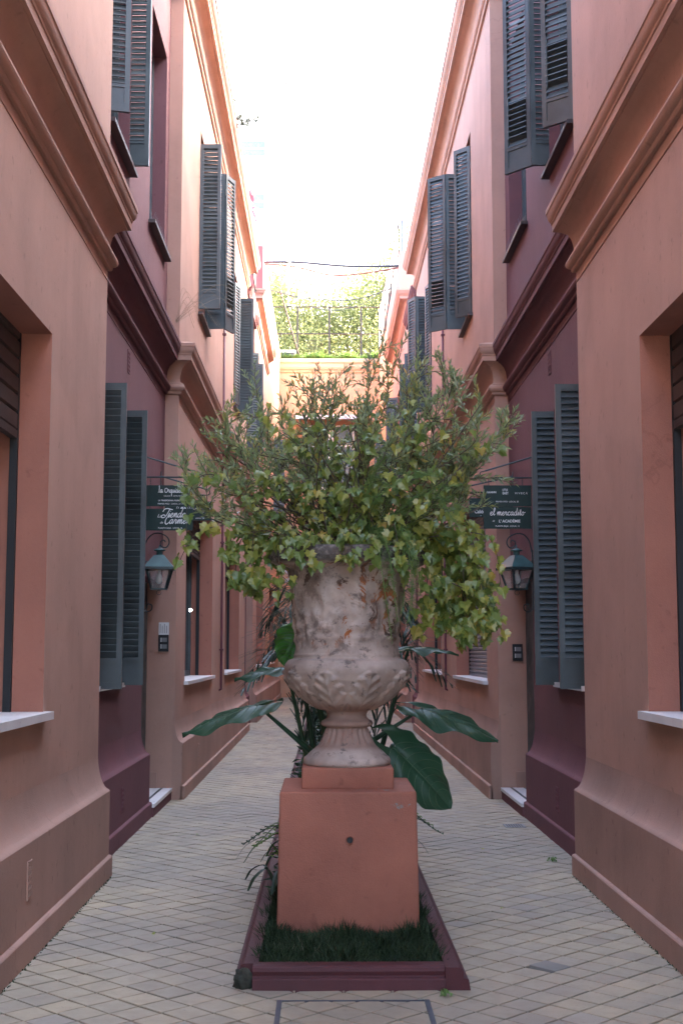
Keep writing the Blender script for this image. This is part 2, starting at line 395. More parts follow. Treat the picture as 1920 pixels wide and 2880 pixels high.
CORN = [(-.02, 4.285), (.022, 4.29), (.03, 4.30), (.032, 4.318), (.048, 4.325), (.062, 4.34), (.068, 4.36), (.062, 4.38), (.05, 4.39), (.05, 4.402), (.025, 4.41), (.012, 4.44),
        (.014, 4.48), (.026, 4.54), (.05, 4.585), (.09, 4.615), (.13, 4.628), (.13, 4.636), (.172, 4.636), (.172, 4.69), (.182, 4.694), (.186, 4.71), (.205, 4.722), (.22, 4.745), (.226, 4.775), (.236, 4.78), (.236, 4.815), (.1, 4.845), (-.02, 4.87)]
def lift(p, dz, k=1.0): return [(o*k, z+dz) for o, z in p]
ROOFC = [(o*1.08, 9.44+(z-4.87)*1.12) for o, z in CORN]
CORN = [(o if o < .1 else .1+(o-.1)*.62, z) for o, z in CORN]
def window_fill(parent, s, X, y0, y1, z0, z1, d, mull=1, sill=True, sillout=.05, fr='frame', sm='marble', transom=None, th=.035):
    """frame mesh > pane, sill"""
    m = MB(); fw = .055
    def bx(a, b_, c, e, d0, d1): m.box(*sorted((s*(X+d0), s*(X+d1))), a, b_, c, e)
    bx(y0, y0+fw, z0, z1, d-.05, d); bx(y1-fw, y1, z0, z1, d-.05, d)
    bx(y0+fw, y1-fw, z1-fw, z1, d-.048, d); bx(y0+fw, y1-fw, z0, z0+fw+.02, d-.048, d)
    for k in range(mull):
        yc = y0+(y1-y0)*(k+1)/(mull+1); bx(yc-.03, yc+.03, z0+fw+.02, z1-fw, d-.044, d)
    if transom: bx(y0+fw, y1-fw, transom-.025, transom+.025, d-.04, d)
    w = m.build('window', M[fr], parent)
    p = MB(); p.box(*sorted((s*(X+d-.018), s*(X+d-.008))), y0+.02, y1-.02, z0+.02, z1-.02); p.build('pane', M['glass'], w)
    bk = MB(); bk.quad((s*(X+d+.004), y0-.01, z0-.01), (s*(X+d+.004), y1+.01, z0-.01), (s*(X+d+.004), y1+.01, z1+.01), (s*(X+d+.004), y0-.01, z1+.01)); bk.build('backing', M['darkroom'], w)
    if sill:
        q = MB(); q.box(*sorted((s*(X-sillout), s*(X+d-.02))), y0-.06, y1+.06, z0-th, z0+.004)
        q.build('sill', M[sm], w)
    return w
SLAT = {}
def slat_mesh(L, tilt):
    k = (round(L, 3), tilt)
    if k not in SLAT:
        m = MB(); c, s_ = math.cos(tilt), math.sin(tilt); hd, ht = .032, .004
        for x in (0, L):
            for (a, b_) in ((-hd, -ht), (hd, -ht), (hd, ht), (-hd, ht)): m.v.append((x, a*c-b_*s_, a*s_+b_*c))
        m.f = [(0, 1, 2, 3), (7, 6, 5, 4), (0, 4, 5, 1), (1, 5, 6, 2), (2, 6, 7, 3), (3, 7, 4, 0)]
        me = m.mesh('slat'); me.materials.append(M['shut']); SLAT[k] = me
    return SLAT[k]
def leaf(parent, hx, hy, dx, dy, w, z0, z1, single=True, opened=None, pitch=.05, flip=1, rod=False, label=None):
    """louvred shutter leaf hinged at (hx,hy), pointing along (dx,dy) in plan"""
    a = math.atan2(dy, dx); st = .042; th = .017; pb = .23
    m = MB()
    m.box(0, st, -th, th, 0, z1-z0); m.box(w-st, w, -th, th, 0, z1-z0)
    m.box(st, w-st, -th+.001, th-.001, z1-z0-.055, z1-z0); m.box(st, w-st, -th+.001, th-.001, 0, .05); m.box(st, w-st, -th+.001, th-.001, pb-.03, pb)
    m.box(st, w-st, -.008, .008, .05, pb-.03)
    for hz in (.35, (z1-z0)/2, z1-z0-.3): m.box(-.014, .0, -.012, .012, hz, hz+.09)
    n = int((z1-z0-.055-pb)/pitch); L = w-2*st
    pitch = (z1-z0-.055-pb)/n; zs = [pb+pitch*(k+.5) for k in range(n)]
    sg_ = flip if dx > 0 else -flip
    rot = lambda zz: (sg_*1.0 if not (opened and opened[0] < z0+zz < opened[1]) else sg_*-.35)
    if not single:
        for zz in zs:
            sm = slat_mesh(L, rot(zz)); n0 = len(m.v)
            m.v += [(v.co.x+st, v.co.y, v.co.z+zz) for v in sm.vertices]; m.f += [tuple(n0+i for i in p.vertices) for p in sm.polygons]
    o = m.build('shutter', M['shut'])
    o.parent = parent; o.matrix_parent_inverse = Matrix.Translation(-Vector(parent.location))
    o.location = (hx, hy, z0); o.rotation_euler = (0, 0, a)
    if label: o['label'] = label
    if single:
        for k, zz in enumerate(zs):
            q = bpy.data.objects.new('slat', slat_mesh(L, rot(zz))); COL.objects.link(q); q.parent = o; q.location = (st, 0, zz)
            if rnd.random() < .12: q.rotation_euler = (rnd.gauss(0, .08), rnd.gauss(0, .008), 0)
    if opened:
        r = MB(); r.tube([(w-st-.02, -.036*sg_, opened[0]-z0), (w-st-.02, -.036*sg_, opened[1]-z0+.06)], .005, 5); r.build('rod', M['iron'], o)
    return o
def roller(parent, s, X, y0, y1, zb, zt, d, mname, single=False, lath=.105):
    p = MB(); p.box(*sorted((s*(X+d-.012), s*(X+d+.03))), y0+.03, y1-.03, zb-.045, zb)
    ro = p.build('roller_shutter', M[mname], parent)
    n = int((zt-zb)/lath)+1; lm = None
    if single:
        q = MB(); q.v = []
        hh = lath/2
        for y in (0, y1-y0-.06):
            for (a, z) in ((.0, -hh+.004), (-.012, -hh+.012), (-.012, hh-.012), (0, hh-.002), (.014, hh-.002), (.014, -hh+.004)): q.v.append((s*a, y, z))
        q.f = [(i, (i+1) % 6, 6+(i+1) % 6, 6+i) for i in range(6)] + [(0, 1, 2, 3, 4, 5), (11, 10, 9, 8, 7, 6)]
        lm = q.mesh('lath'); lm.materials.append(M[mname])
        for k in range(n):
            o = bpy.data.objects.new('lath', lm); COL.objects.link(o); o.parent = ro; o.location = (s*(X+d), y0+.03, zb+lath*(k+.5))
    else:
        q = MB(); pts = []
        k = 0; z = zb
        while z < zt:
            for (a, dz) in ((.006, 0), (-.012, .3), (-.012, .65), (.006, .92)): pts.append((a, z+dz*lath))
            z += lath
        for y in (y0+.03, y1-.03):
            for (a, zz) in pts: q.v.append((s*(X+d+a), y, zz))
        k = len(pts); q.f = [(i, i+1, k+i+1, k+i) for i in range(k-1)]
        q.build('curtain', M[mname], ro)
    return ro
def guides(parent, s, X, y0, y1, z0, z1, d):
    for y, sg in ((y0, 1), (y1, -1)):
        m = MB(); m.box(*sorted((s*(X+d-.014), s*(X+d+.03))), *sorted((y-sg*.002, y+sg*.03)), z0+.004, z1); m.build('roller_guide', M['black'], parent)
def vent(parent, s, X, y, z, mt, w=.11, hh=.17):
    m = MB(); x0, x1 = sorted((s*(X-.008), s*(X+.02))); 
    m.box(x0, x1, y-w/2, y-w/2+.012, z-hh/2, z+hh/2); m.box(x0, x1, y+w/2-.012, y+w/2, z-hh/2, z+hh/2)
    m.box(x0, x1, y-.006, y+.006, z-hh/2, z+hh/2)
    for k in range(6):
        zz = z-hh/2+(hh-.014)*k/5; m.box(x0+.001, x1-.001, y-w/2+.012, y+w/2-.012, zz, zz+.014)
    v = m.build('vent_grille', mt, parent)
    b_ = MB(); xx = s*(X-.0015); b_.quad((xx, y-w/2, z-hh/2), (xx, y+w/2, z-hh/2), (xx, y+w/2, z+hh/2), (xx, y-w/2, z+hh/2)); b_.build('backing', M['black'], v)  # black sheet stands in for the shaded hollow behind the grille
    return v
def downpipe(parent, s, X, y, z0, z1):
    m = MB(); x = s*(X-.03)
    m.tube([(x, y, z1), (x, y, z0+.12), (s*(X-.03), y, z0+.03), (s*(X+.03), y, z0)], .017, 8)
    p = m.build('downpipe', M['pipe'], parent, True)
    for z in np.arange(z0+.6, z1, 1.6):
        q = MB(); q.box(*sorted((s*(X-.06), s*(X-.001))), y-.032, y+.032, z, z+.025); q.build('pipe_bracket', M['pipe'], p)

side = {-1: 'left', 1: 'right'}
# ---- front pink houses (nearest), 9.05 m is their far corner
for s in (-1, 1):
    b1 = empty('pink_house', (s*WX, 6, 0), f'nearest pink stucco house with half-open brown roller shutter, {side[s]} edge of photo', 'house')
    ops = [(3.9, 7.26, 1.205, 3.37, .52), (-1.9, 1.4, 1.205, 3.37, .52), (4.6, 5.7, 5.72, 8.08, .2), (-.6, .5, 5.72, 8.08, .2)]
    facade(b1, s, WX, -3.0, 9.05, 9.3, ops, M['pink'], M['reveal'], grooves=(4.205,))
    sweep(b1, s, WX, -3.0, 9.05, PL, M['pinkp'], 'plinth', (False, False))
    sweep(b1, s, WX, -3.0, 9.05, SK, M['pinkp'], 'skirting', (False, False))
    sweep(b1, s, WX, -3.0, 9.05, CORN, M['pink'], 'cornice')
    sweep(b1, s, WX, -3.0, 9.05, ROOFC, M['pink'], 'cornice')
    for (a, b_, c, d, dd) in ops[:2]:
        window_fill(b1, s, WX, a, b_, c, d, .50, mull=2, th=.04)
        roller(b1, s, WX, a, b_, 2.80 if s < 0 else 2.86, 3.37, .19, 'darkwood', single=(a > 3))
        guides(b1, s, WX, a, b_, c, d, .19)
    for (a, b_, c, d, dd) in ops[2:]: window_fill(b1, s, WX, a, b_, c, d, .18, mull=1)
    if s < 0: vent(b1, s, WX-.088, 6.63, .40, M['pinkp'], .10, .19)
# ---- burgundy houses set back, 9.05 .. 13.57
for s in (-1, 1):
    b2 = empty('burgundy_house', (s*BX, 11, 0), f'burgundy stucco house set back between two pink ones, {side[s]} side, with louvred shutters', 'house')
    ops = [(9.74, 10.84, 1.28, 3.62, .16), (12.15, 13.62, -.04, 2.26, .5), (9.74, 10.84, 5.72, 8.08, .16), (12.14, 13.3, 5.72, 7.95, .2)]
    facade(b2, s, BX, 9.0, 13.62, 9.3, ops, M['burg'], M['burg'], ends=(0, 0), grooves=(4.205,))
    sweep(b2, s, BX, 9.0, 12.15, PL, M['burgp'], 'plinth', (False, False))
    sweep(b2, s, BX, 9.0, 12.15, SK, M['burgp'], 'skirting', (False, False))
    sweep(b2, s, BX, 9.0, 13.62, CORN, M['burg'], 'cornice', (False, False))
    sweep(b2, s, BX, 9.0, 13.62, ROOFC, M['burg'], 'cornice', (False, False))
    window_fill(b2, s, BX, 9.74, 10.84, 1.28, 3.62, .15, mull=1, sillout=.04)
    window_fill(b2, s, BX, 9.74, 10.84, 5.72, 8.08, .15, mull=1, sillout=.07, sm='darkwood', th=.03)
    wn2 = window_fill(b2, s, BX, 12.14, 13.3, 5.72, 7.95, .19, mull=1, sillout=.07, sm='darkwood', th=.03)
    sk = MB()
    for k in range(16):
        y = 12.2+k*.068
        for dx_ in (-.03, .02): sk.tube([(s*(BX-.02), y, 5.725), (s*(BX-.02+dx_), y+rnd.uniform(-.02, .02), 5.84)], .0016, 3)
    sk.build('bird_spikes', M['steel'], wn2)
    # ground-floor leaves stand straight out from the wall
    for y in (9.72, 10.86):
        leaf(b2, s*(BX+.075), y, -s, 0, .27, 1.262, 3.60, flip=-1 if s < 0 else 1, rod=True)
    if s < 0:
        leaf(b2, s*(BX+.10), 9.72, -s, .25, .27, 5.80, 7.98, flip=1)
        leaf(b2, s*(BX+.10), 10.86, -s, 0, .27, 5.78, 7.98, flip=1)
    else:
        leaf(b2, s*(BX+.0), 9.72, -.21, .185, .285, 5.74, 7.98, opened=(6.05, 6.42), flip=1)
        leaf(b2, s*(BX+.04), 10.86, -1, -.05, .20, 5.80, 7.98, flip=1)
        leaf(b2, s*(BX-.15), 10.86, -.217, .24, .30, 5.80, 7.98, opened=(6.1, 6.42), flip=1)
    # doorway: jambs, door, marble step
    dm = MB(); dx0, dx1 = sorted((s*(BX+.155), s*(BX+.20)))
    dm.box(dx0, dx1, 12.18, 13.56, .125, 2.26); dd_ = dm.build('door', M['iron'], b2)
    for k in range(2):
        pnl = MB(); pnl.box(*sorted((s*(BX+.14), s*(BX+.157))), 12.30+.66*k, 12.82+.66*k, .4, 2.0); pnl.build('door_panel', M['iron'], dd_)
    kn = MB(); kn.tube([(s*(BX+.155), 12.80, 1.05), (s*(BX+.11), 12.80, 1.05)], .02, 8); kn.build('door_handle', M['steel'], dd_)
    stp = MB(); stp.box(*sorted((s*(BX-.125), s*(BX+.5))), 12.152, 13.568, -.03, .095); so = stp.build('doorstep', M['burgp'], b2)
    for k, (a, b_, mm) in enumerate(((-.135, -.04, 'marble'), (-.038, -.012, 'iron'), (-.010, .10, 'marble'), (.102, .125, 'iron'), (.127, .3, 'marble'))):
        sl = MB(); sl.box(*sorted((s*(BX+a), s*(BX+b_))), 12.153, 13.567, .096, .128); sl.build('step_slab', M[mm], so)
    vent(b2, s, BX-.088, 10.52, .35, M['burgp'], .10, .2)
    vent(b2, s, BX, 11.0, 4.06 if s > 0 else 4.06, M['burg'], .12, .2)
# ---- middle pink houses 13.57 .. 25.2
for s in (-1, 1):
    b3 = empty('pink_house', (s*WX, 19, 0), f'middle pink house behind the burgundy one on the {side[s]}, slate shutters folded open upstairs', 'house')
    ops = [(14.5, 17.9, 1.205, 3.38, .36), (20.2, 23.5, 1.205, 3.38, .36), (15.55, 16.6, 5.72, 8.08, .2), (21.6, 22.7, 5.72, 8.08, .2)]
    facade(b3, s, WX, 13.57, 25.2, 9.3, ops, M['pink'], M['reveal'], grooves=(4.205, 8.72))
    sweep(b3, s, WX, 13.57, 25.2, PL, M['pinkp'], 'plinth', (False, False))
    sweep(b3, s, WX, 13.57, 25.2, SK, M['pinkp'], 'skirting', (False, False))
    sweep(b3, s, WX, 13.57, 25.2, CORN, M['pink'], 'cornice')
    sweep(b3, s, WX, 13.57, 25.2, ROOFC, M['pink'], 'cornice')
    sb = MB(); sb.box(*sorted((s*(BX+.03), s*(BX+.154))), 13.55, 13.572, .128, .29); sb.build('side_skirting', M['pinkp'], b3)
    for k, (a, b_, c, d, dd) in enumerate(ops[:2]):
        window_fill(b3, s, WX, a, b_, c, d, .34, mull=3, th=.035)
        roller(b3, s, WX, a, b_, (2.85 if s < 0 else 1.25) if k == 0 else (2.9 if s < 0 else 2.95), 3.38, .19, 'darkwood' if s < 0 else 'roller', lath=.05)
        guides(b3, s, WX, a, b_, c, d, .19)
    for (a, b_, c, d, dd) in ops[2:]: window_fill(b3, s, WX, a, b_, c, d, .18, mull=1, sillout=.06, sm='darkwood', th=.03)
    if s < 0:
        leaf(b3, -WX, 15.57, 1, 0, .26, 5.78, 7.90, flip=1)
        leaf(b3, -WX-.02, 16.58, 1, -.05, .25, 5.78, 7.90, flip=1)
        leaf(b3, -WX+.235, 16.57, .10, .27, .29, 5.78, 7.90, opened=(6.1, 6.45), flip=1)
        leaf(b3, -WX, 21.62, .07, .25, .27, 5.78, 7.90, flip=1); leaf(b3, -WX, 22.68, 1, 0, .27, 5.78, 7.90, flip=1)
    else:
        leaf(b3, WX, 15.57, -.177, .19, .265, 5.72, 7.90, flip=1)
        leaf(b3, WX+.02, 16.55, -1, 0, .24, 5.78, 7.90, flip=1)
        leaf(b3, WX-.22, 16.55, -.22, .18, .285, 5.78, 7.90, opened=(6.1, 6.45), flip=1)
        leaf(b3, WX, 21.62, -.07, .25, .27, 5.78, 7.90, flip=1); leaf(b3, WX+.02, 22.5, -1, 0, .22, 5.78, 7.90, flip=1)
        leaf(b3, WX-.2, 22.5, -.12, .26, .28, 5.78, 7.90, flip=1)
    downpipe(b3, s, WX, 19.2, .95, 9.0)
    if s < 0: vent(b3, s, WX-.088, 15.3, .37, M['pinkp'], .10, .18)
# ---- far burgundy houses 25.2 .. 27.9
for s in (-1, 1):
    b4 = empty('burgundy_house', (s*BX, 26.5, 0), f'narrow far burgundy house behind the middle pink house on the {side[s]}', 'house')
    ops = [(26.0, 27.1, 5.72, 7.75, .16)]
    facade(b4, s, BX, 25.15, 27.95, 8.9, ops, M['burg'], M['burg'], ends=(0, 0), grooves=(4.205,))
    sweep(b4, s, BX, 25.15, 27.95, PL, M['burgp'], 'plinth', (False, False)); sweep(b4, s, BX, 25.15, 27.95, SK, M['burgp'], 'skirting', (False, False))
    sweep(b4, s, BX, 25.15, 27.95, CORN, M['burg'], 'cornice', (False, False)); sweep(b4, s, BX, 25.15, 27.95, lift(ROOFC, -.5), M['burg'], 'cornice', (False, False))
    window_fill(b4, s, BX, 26.0, 27.1, 5.72, 7.75, .15, sm='marble')
    leaf(b4, s*(BX-.02), 26.02, -s*.9, .3, .33, 5.72, 7.7, single=False); leaf(b4, s*(BX-.02), 27.08, -s, .1, .36, 5.72, 7.7, single=False)
    downpipe(b4, s, BX, 25.5, .95, 8.7)
# ---- far pink houses 27.9 .. 43
for s in (-1, 1):
    b5 = empty('pink_house', (s*WX, 35, 0), f'farthest pink house on the {side[s]}, beside the blank end wall, with tall parapet', 'house')
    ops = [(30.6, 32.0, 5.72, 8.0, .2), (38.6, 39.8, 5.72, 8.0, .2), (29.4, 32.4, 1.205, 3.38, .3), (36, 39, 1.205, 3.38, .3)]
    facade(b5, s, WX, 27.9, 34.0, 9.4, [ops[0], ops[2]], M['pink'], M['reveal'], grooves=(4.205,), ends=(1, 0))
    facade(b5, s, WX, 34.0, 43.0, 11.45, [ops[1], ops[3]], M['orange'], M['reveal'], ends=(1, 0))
    sweep(b5, s, WX, 27.9, 42.98, PL, M['pinkp'], 'plinth', (False, False)); sweep(b5, s, WX, 27.9, 42.98, SK, M['pinkp'], 'skirting', (False, False))
    sweep(b5, s, WX, 27.9, 34.0, CORN, M['pink'], 'cornice', (True, False)); sweep(b5, s, WX, 27.9, 33.98, lift(ROOFC, .15), M['pink'], 'cornice', (True, False))
    cp = MB(); cp.box(*sorted((s*(WX-.03), s*(WX+.3))), 34.0, 42.98, 11.45, 11.56); cp.build('parapet_coping', M['orange'], b5)
    pp = MB(); pp.box(*sorted((s*(WX-.17), s*(WX+.25))), 28.02, 33.97, 9.52, 10.62 if s < 0 else 10.5)
    pp.build('parapet', stucco('salmon parapet paint' if s < 0 else 'pale pink parapet paint', (.30, .085, .09) if s < 0 else (.42, .25, .20), (.25, .075, .08) if s < 0 else (.36, .21, .17), .4, seed=30+s), b5)
    for k, (a, b_, c, d, dd) in enumerate(ops): window_fill(b5, s, WX, a, b_, c, d, dd-.02, mull=1 if k < 2 else 2)
    leaf(b5, s*WX, 38.62, -s, .1, .3, 5.75, 7.95, single=False); leaf(b5, s*WX, 39.78, -s, .3, .3, 5.75, 7.95, single=False)
    if s > 0: leaf(b5, s*WX, 32.0, -s, .3, .3, 5.75, 7.95, single=False)
# ---- end wall
ew = empty('end_house', (0, 43, 0), 'apricot house closing the far end of the alley under the roof terrace', 'house')
m = MB(); xs = [-2.6, -.75, .85, 2.6]; zs = [-.05, 7.0, 9.2, 11.35]
for a, b_ in zip(xs, xs[1:]):
    for c, d in zip(zs, zs[1:]):
        if not (a == -.75 and c == 7.0): m.quad((a, 43, c), (b_, 43, c), (b_, 43, d), (a, 43, d))
m.quad((-2.6, 43, 11.35), (2.6, 43, 11.35), (2.6, 50, 11.35), (-2.6, 50, 11.35)); m.quad((-2.6, 50, -.05), (2.6, 50, -.05), (2.6, 50, 11.35), (-2.6, 50, 11.35))
for (a, b_) in (((-.75, 7.0), (-.75, 9.2)), ((.85, 7.0), (.85, 9.2)), ((-.75, 7.0), (.85, 7.0)), ((-.75, 9.2), (.85, 9.2))):
    m.quad((a[0], 43, a[1]), (b_[0], 43, b_[1]), (b_[0], 43.2, b_[1]), (a[0], 43.2, a[1]))
m.build('wall', M['orange'], ew)
prof = [(0, 10.98), (.03, 11.0), (.05, 11.03), (.05, 11.07), (.09, 11.10), (.12, 11.17), (.12, 11.3), (.16, 11.33), (.16, 11.45), (0, 11.5)]
m = MB(); n = len(prof)
for x in (-2.4, 2.4):
    for o, z in prof: m.v.append((x, 43-o, z))
m.f = [(j, j+1, n+j+1, n+j) for j in range(n-1)] + [tuple(range(n)), tuple(range(n, 2*n))]
m.build('cornice', M['orange'], ew)
m = MB()
for x in (-.75, -.02, .09, .79): m.box(x, x+.06, 43.1, 43.16, 7.0, 9.2)
for z in (7.0, 7.72, 8.45, 9.14): m.box(-.75, .85, 43.105, 43.155, z, z+.06)
w_ = m.build('window', M['white'], ew)
p = MB(); p.box(-.74, .84, 43.13, 43.14, 7.02, 9.18); p.build('pane', M['skyglass'], w_)
p = MB(); p.box(-.85, .95, 42.9, 43.08, 6.93, 7.0); p.build('sill', M['marble'], w_)
aw = MB(); aw.prism([(-1.2, 43.0, 9.55), (-1.2, 42.3, 9.32), (-1.2, 42.3, 9.27), (-1.2, 43.0, 9.5)], (2.5, 0, 0)); aw.build('awning', M['alu'], ew)
for x, sx in ((-.76, -1), (.86, 1)): leaf(ew, x, 42.97, sx*.35, -1, .42, 7.02, 9.15, single=False)
m = MB(); m.box(-.6, .6, 42.94, 43.02, -.02, 2.4); dr = m.build('door', M['iron'], ew)
m = MB(); m.tube([(.45, 42.94, 1.05), (.45, 42.89, 1.05)], .025, 8); m.build('door_handle', M['steel'], dr)
# ---- unseen box added on the right roofs to keep sun off the left walls
ph = empty('sun_blocker', (4.2, 20, 9.3), 'unseen sun-blocking box added on the right-hand roofs behind the cornice', 'building')
m = MB(); m.box(4.0, 5.6, -2.9, 27.0, 9.31, 11.9); m.build('wall', M['white'], ph)
m = MB(); m.box(3.9, 5.7, -2.95, 27.05, 11.9, 12.0); m.build('roof', M['earth'], ph)

# ------------------------------------------------------------------ background buildings
def tower(name, label, x0, x1, y0, y1, z1, wins, mt, ledge=True):
    e = empty(name, ((x0+x1)/2, y0, 0), label, 'building')
    m = MB(); m.box(x0, x1, y0, y1, -.05, z1); m.build('wall', M[mt], e)
    m = MB(); m.box(x0-.08, x1+.08, y0-.08, y1+.08, z1, z1+.18); m.build('roof_edge', M['white'], e)
    for (a, b_, c, d) in wins:
        f = MB(); t_ = .09
        f.box(a, b_, y0-.07, y0+.01, c-t_, c); f.box(a, b_, y0-.07, y0+.01, d, d+t_); f.box(a-t_, a, y0-.07, y0+.01, c-t_, d+t_); f.box(b_, b_+t_, y0-.07, y0+.01, c-t_, d+t_)
        if b_-a > 1: f.box(a+(b_-a)*.4-.05, a+(b_-a)*.4+.05, y0-.065, y0+.01, c, d)
        f.box(a, b_, y0-.06, y0+.01, (c+d)/2-.04, (c+d)/2+.04)
        w2 = f.build('window', M['white'], e)
        p2 = MB(); p2.box(a, b_, y0-.03, y0-.012, c, d); p2.build('pane', M['skyglass'], w2)
    return e
wins = []
for k in range(9):
    zz = 33.4-3.55*k
    wins += [(-6.7, -4.1, zz, zz+1.0), (-11.5, -8.5, zz, zz+1.0)]
tw = tower('apartment_building', 'tall sunlit white apartment building with pale blue windows above the left roofs', -15, -2.8, 80, 95, 38.3, wins, 'white')
m = MB(); m.box(-9, -3.9, 79.2, 80.02, 36.6, 36.75); m.box(-9, -3.9, 79.2, 79.25, 36.75, 37.3); m.build('balcony', M['white'], tw)
m = MB(); m.tube([(-2.72, 79.9, 20), (-2.72, 79.9, 38.35)], .07, 6); m.build('edge_line', M['black'], tw)  # thin dark tube added to make the tower's pale corner show
tower('apartment_building', 'farther white apartment building with one small window above the trees', -3.6, 5, 100, 110, 40.5, [(-2.72, -2.3, 37.3, 38.2)], 'white')

# ------------------------------------------------------------------ roofscape: pipes, railings, cables
m = MB(); m.tube([(1.72, 30, 9.4), (1.74, 30, 11.9)], .055, 10); vp = tag(m.build('vent_pipe', M['steel'], None, True), 'grey vent pipe rising above the right-hand far roof', 'pipe')
m = MB(); m.lathe([(.075, 10.95), (.085, 11.0), (.075, 11.06)], (1.732, 30, 0), 10); m.build('collar', M['steel'], vp)
m = MB(); m.lathe([(.05, 11.9), (.07, 11.92), (.07, 12.1), (.02, 12.14)], (1.74, 30, 0), 10, True); m.build('cowl', M['alu'], vp)
def cable(pts, r, mt, label):
    m = MB(); m.tube(bez(pts, 8), r, 6); tag(m.build('cable', M[mt], None, True), label, 'cable')
cable([(-1.72, 28.4, 10.35), (-.8, 28.4, 10.36), (.4, 28.4, 10.27), (1.72, 28.4, 10.28)], .028, 'cable', 'thick dark overhead cable strung straight between the far roofs')
cable([(-1.72, 28.6, 10.38), (-.9, 28.6, 10.33), (0, 28.6, 10.12), (.8, 28.6, 10.17), (1.75, 28.6, 10.34)], .02, 'cabler', 'reddish overhead cable sagging just below the thick one')
cable([(-1.72, 31, 10.5), (-.6, 31, 10.25), (.6, 31, 10.22), (1.75, 31, 10.6)], .012, 'cable', 'thin lower overhead wire in front of the trees')
cable([(-1.72, 33, 11.3), (-.4, 33, 10.55), (.7, 33, 10.6), (1.75, 33, 11.3)], .008, 'cable', 'thinnest sagging overhead wire in front of the trees')
def railing(name, label, pts, h_, step, mt='rail', infill=.12, r=.014):
    e = empty(name, pts[0], label, 'railing')
    P0, P1 = Vector(pts[0]), Vector(pts[1]); L = (P1-P0).length; n = max(1, round(L/step))
    for k in range(n+1):
        q = P0.lerp(P1, k/n); m = MB(); m.box(q.x-r*1.3, q.x+r*1.3, q.y-r*1.3, q.y+r*1.3, q.z, q.z+h_); m.build('post', M[mt], e)
    for zz in (h_, h_*.5, .06):
        m = MB(); m.tube([P0+Vector((0, 0, zz)), P1+Vector((0, 0, zz))], r, 6); m.build('rail', M[mt], e)
    if infill:
        m = MB(); k = 0
        while k*infill < L:
            q = P0.lerp(P1, k*infill/L); m.tube([q+Vector((0, 0, .06)), q+Vector((0, 0, h_))], .004, 4); k += 1
        tag(m.build('bars', M[mt], e), kind='stuff')
    return e
railing('roof_railing', 'dark roof railing standing on the left roof edge beside red cordylines', ((-1.62, 23.6, 9.42), (-1.68, 27.6, 9.42)), .95, 1.3, infill=.11)
railing('roof_railing', 'tall dark fence on the far right roof edge beside the vent pipe', ((1.66, 30.5, 10.5), (1.68, 42.6, 11.56)), 1.5, 2.4, infill=.14)
tr = railing('terrace_railing', 'brown terrace railing along the top of the end house', ((-2.2, 43.35, 11.5), (2.2, 43.35, 11.5)), 1.9, 1.22, infill=0, r=.022)
m = MB()
for k in range(9): m.box(-.78+k*.067, -.772+k*.067, 43.30, 43.308, 11.55, 12.25)
for k in range(7): m.box(-.78, -.236, 43.309, 43.316, 11.6+k*.1, 11.608+k*.1)
m.build('mesh_panel', M['rail'], tr)
m = MB(); m.tube([(-1.0, 43.2, 11.5), (-1.62, 41.0, 13.3)], .03, 6); tag(m.build('stay_bar', M['rail']), 'slanting brown bar leaning at the left corner of the terrace', 'bar')
m = MB(); m.box(-1.66, -1.2, 43.05, 43.3, 11.5, 11.72); pb_ = m.build('planter_box', M['cable']); tag(pb_, 'small dark grey planter box at the left corner of the terrace', 'planter')
m = MB(); m.box(-1.7, -1.16, 43.02, 43.33, 11.72, 11.80); m.build('lid', M['alu'], pb_)

# ------------------------------------------------------------------ planting bed: kerb, soil, pedestal, urn
import bmesh
PX, PY = 0.0, 7.225
def bevbox(name, x0, x1, y0, y1, z0, z1, m, parent, taper=0.0, bev=.012, seg=2, wob=0.0):
    bm = bmesh.new(); tx = taper
    vs_ = [bm.verts.new((x, y, z)) for z, k in ((z0, 0), (z1, tx)) for (x, y) in ((x0+k, y0+k), (x1-k, y0+k), (x1-k, y1-k), (x0+k, y1-k))]
    for q in ((3, 2, 1, 0), (4, 5, 6, 7), (0, 1, 5, 4), (1, 2, 6, 5), (2, 3, 7, 6), (3, 0, 4, 7)): bm.faces.new([vs_[i] for i in q])
    if bev: bmesh.ops.bevel(bm, geom=list(bm.edges), offset=bev, segments=seg, profile=.6, affect='EDGES')
    if wob:
        bmesh.ops.subdivide_edges(bm, edges=list(bm.edges), cuts=3, use_grid_fill=True)
        for v in bm.verts: v.co += Vector((rnd.gauss(0, wob), rnd.gauss(0, wob), rnd.gauss(0, wob)))
    me = bpy.data.meshes.new(name); bm.to_mesh(me); bm.free()
    return link(name, me, parent, m, True)
bed = empty('planting_bed', (0, 6.03, 0), 'long planting bed with burgundy moulded kerb down the middle of the alley', 'planter')
KP = [(0, 0), (.008, .052), (.012, .058), (.03, .06), (.034, .066), (.030, .085), (.036, .10), (.05, .108), (.115, .110), (.115, -.01), (0, -.01)]
def kerb(y0, y1, xo, s):   # side kerb running along Y
    m = MB(); n = len(KP)
    for y in (y0, y1):
        for a, z in KP: m.v.append((s*(xo-a), y, z))
    m.f = [(j, (j+1) % n, n+(j+1) % n, n+j) for j in range(n)] + [tuple(range(n)), tuple(range(2*n-1, n-1, -1))]
    m.build('kerb', M['kerb'], bed)
m = MB(); n = len(KP)
for x, sx in ((-.452, 0), (.545, 1)):
    for a, z in KP: m.v.append((x-(a if sx else 0), 6.03+a, z))
m.f = [(j, (j+1) % n, n+(j+1) % n, n+j) for j in range(n)] + [tuple(range(n)), tuple(range(2*n-1, n-1, -1))]
m.build('kerb', M['kerb'], bed)
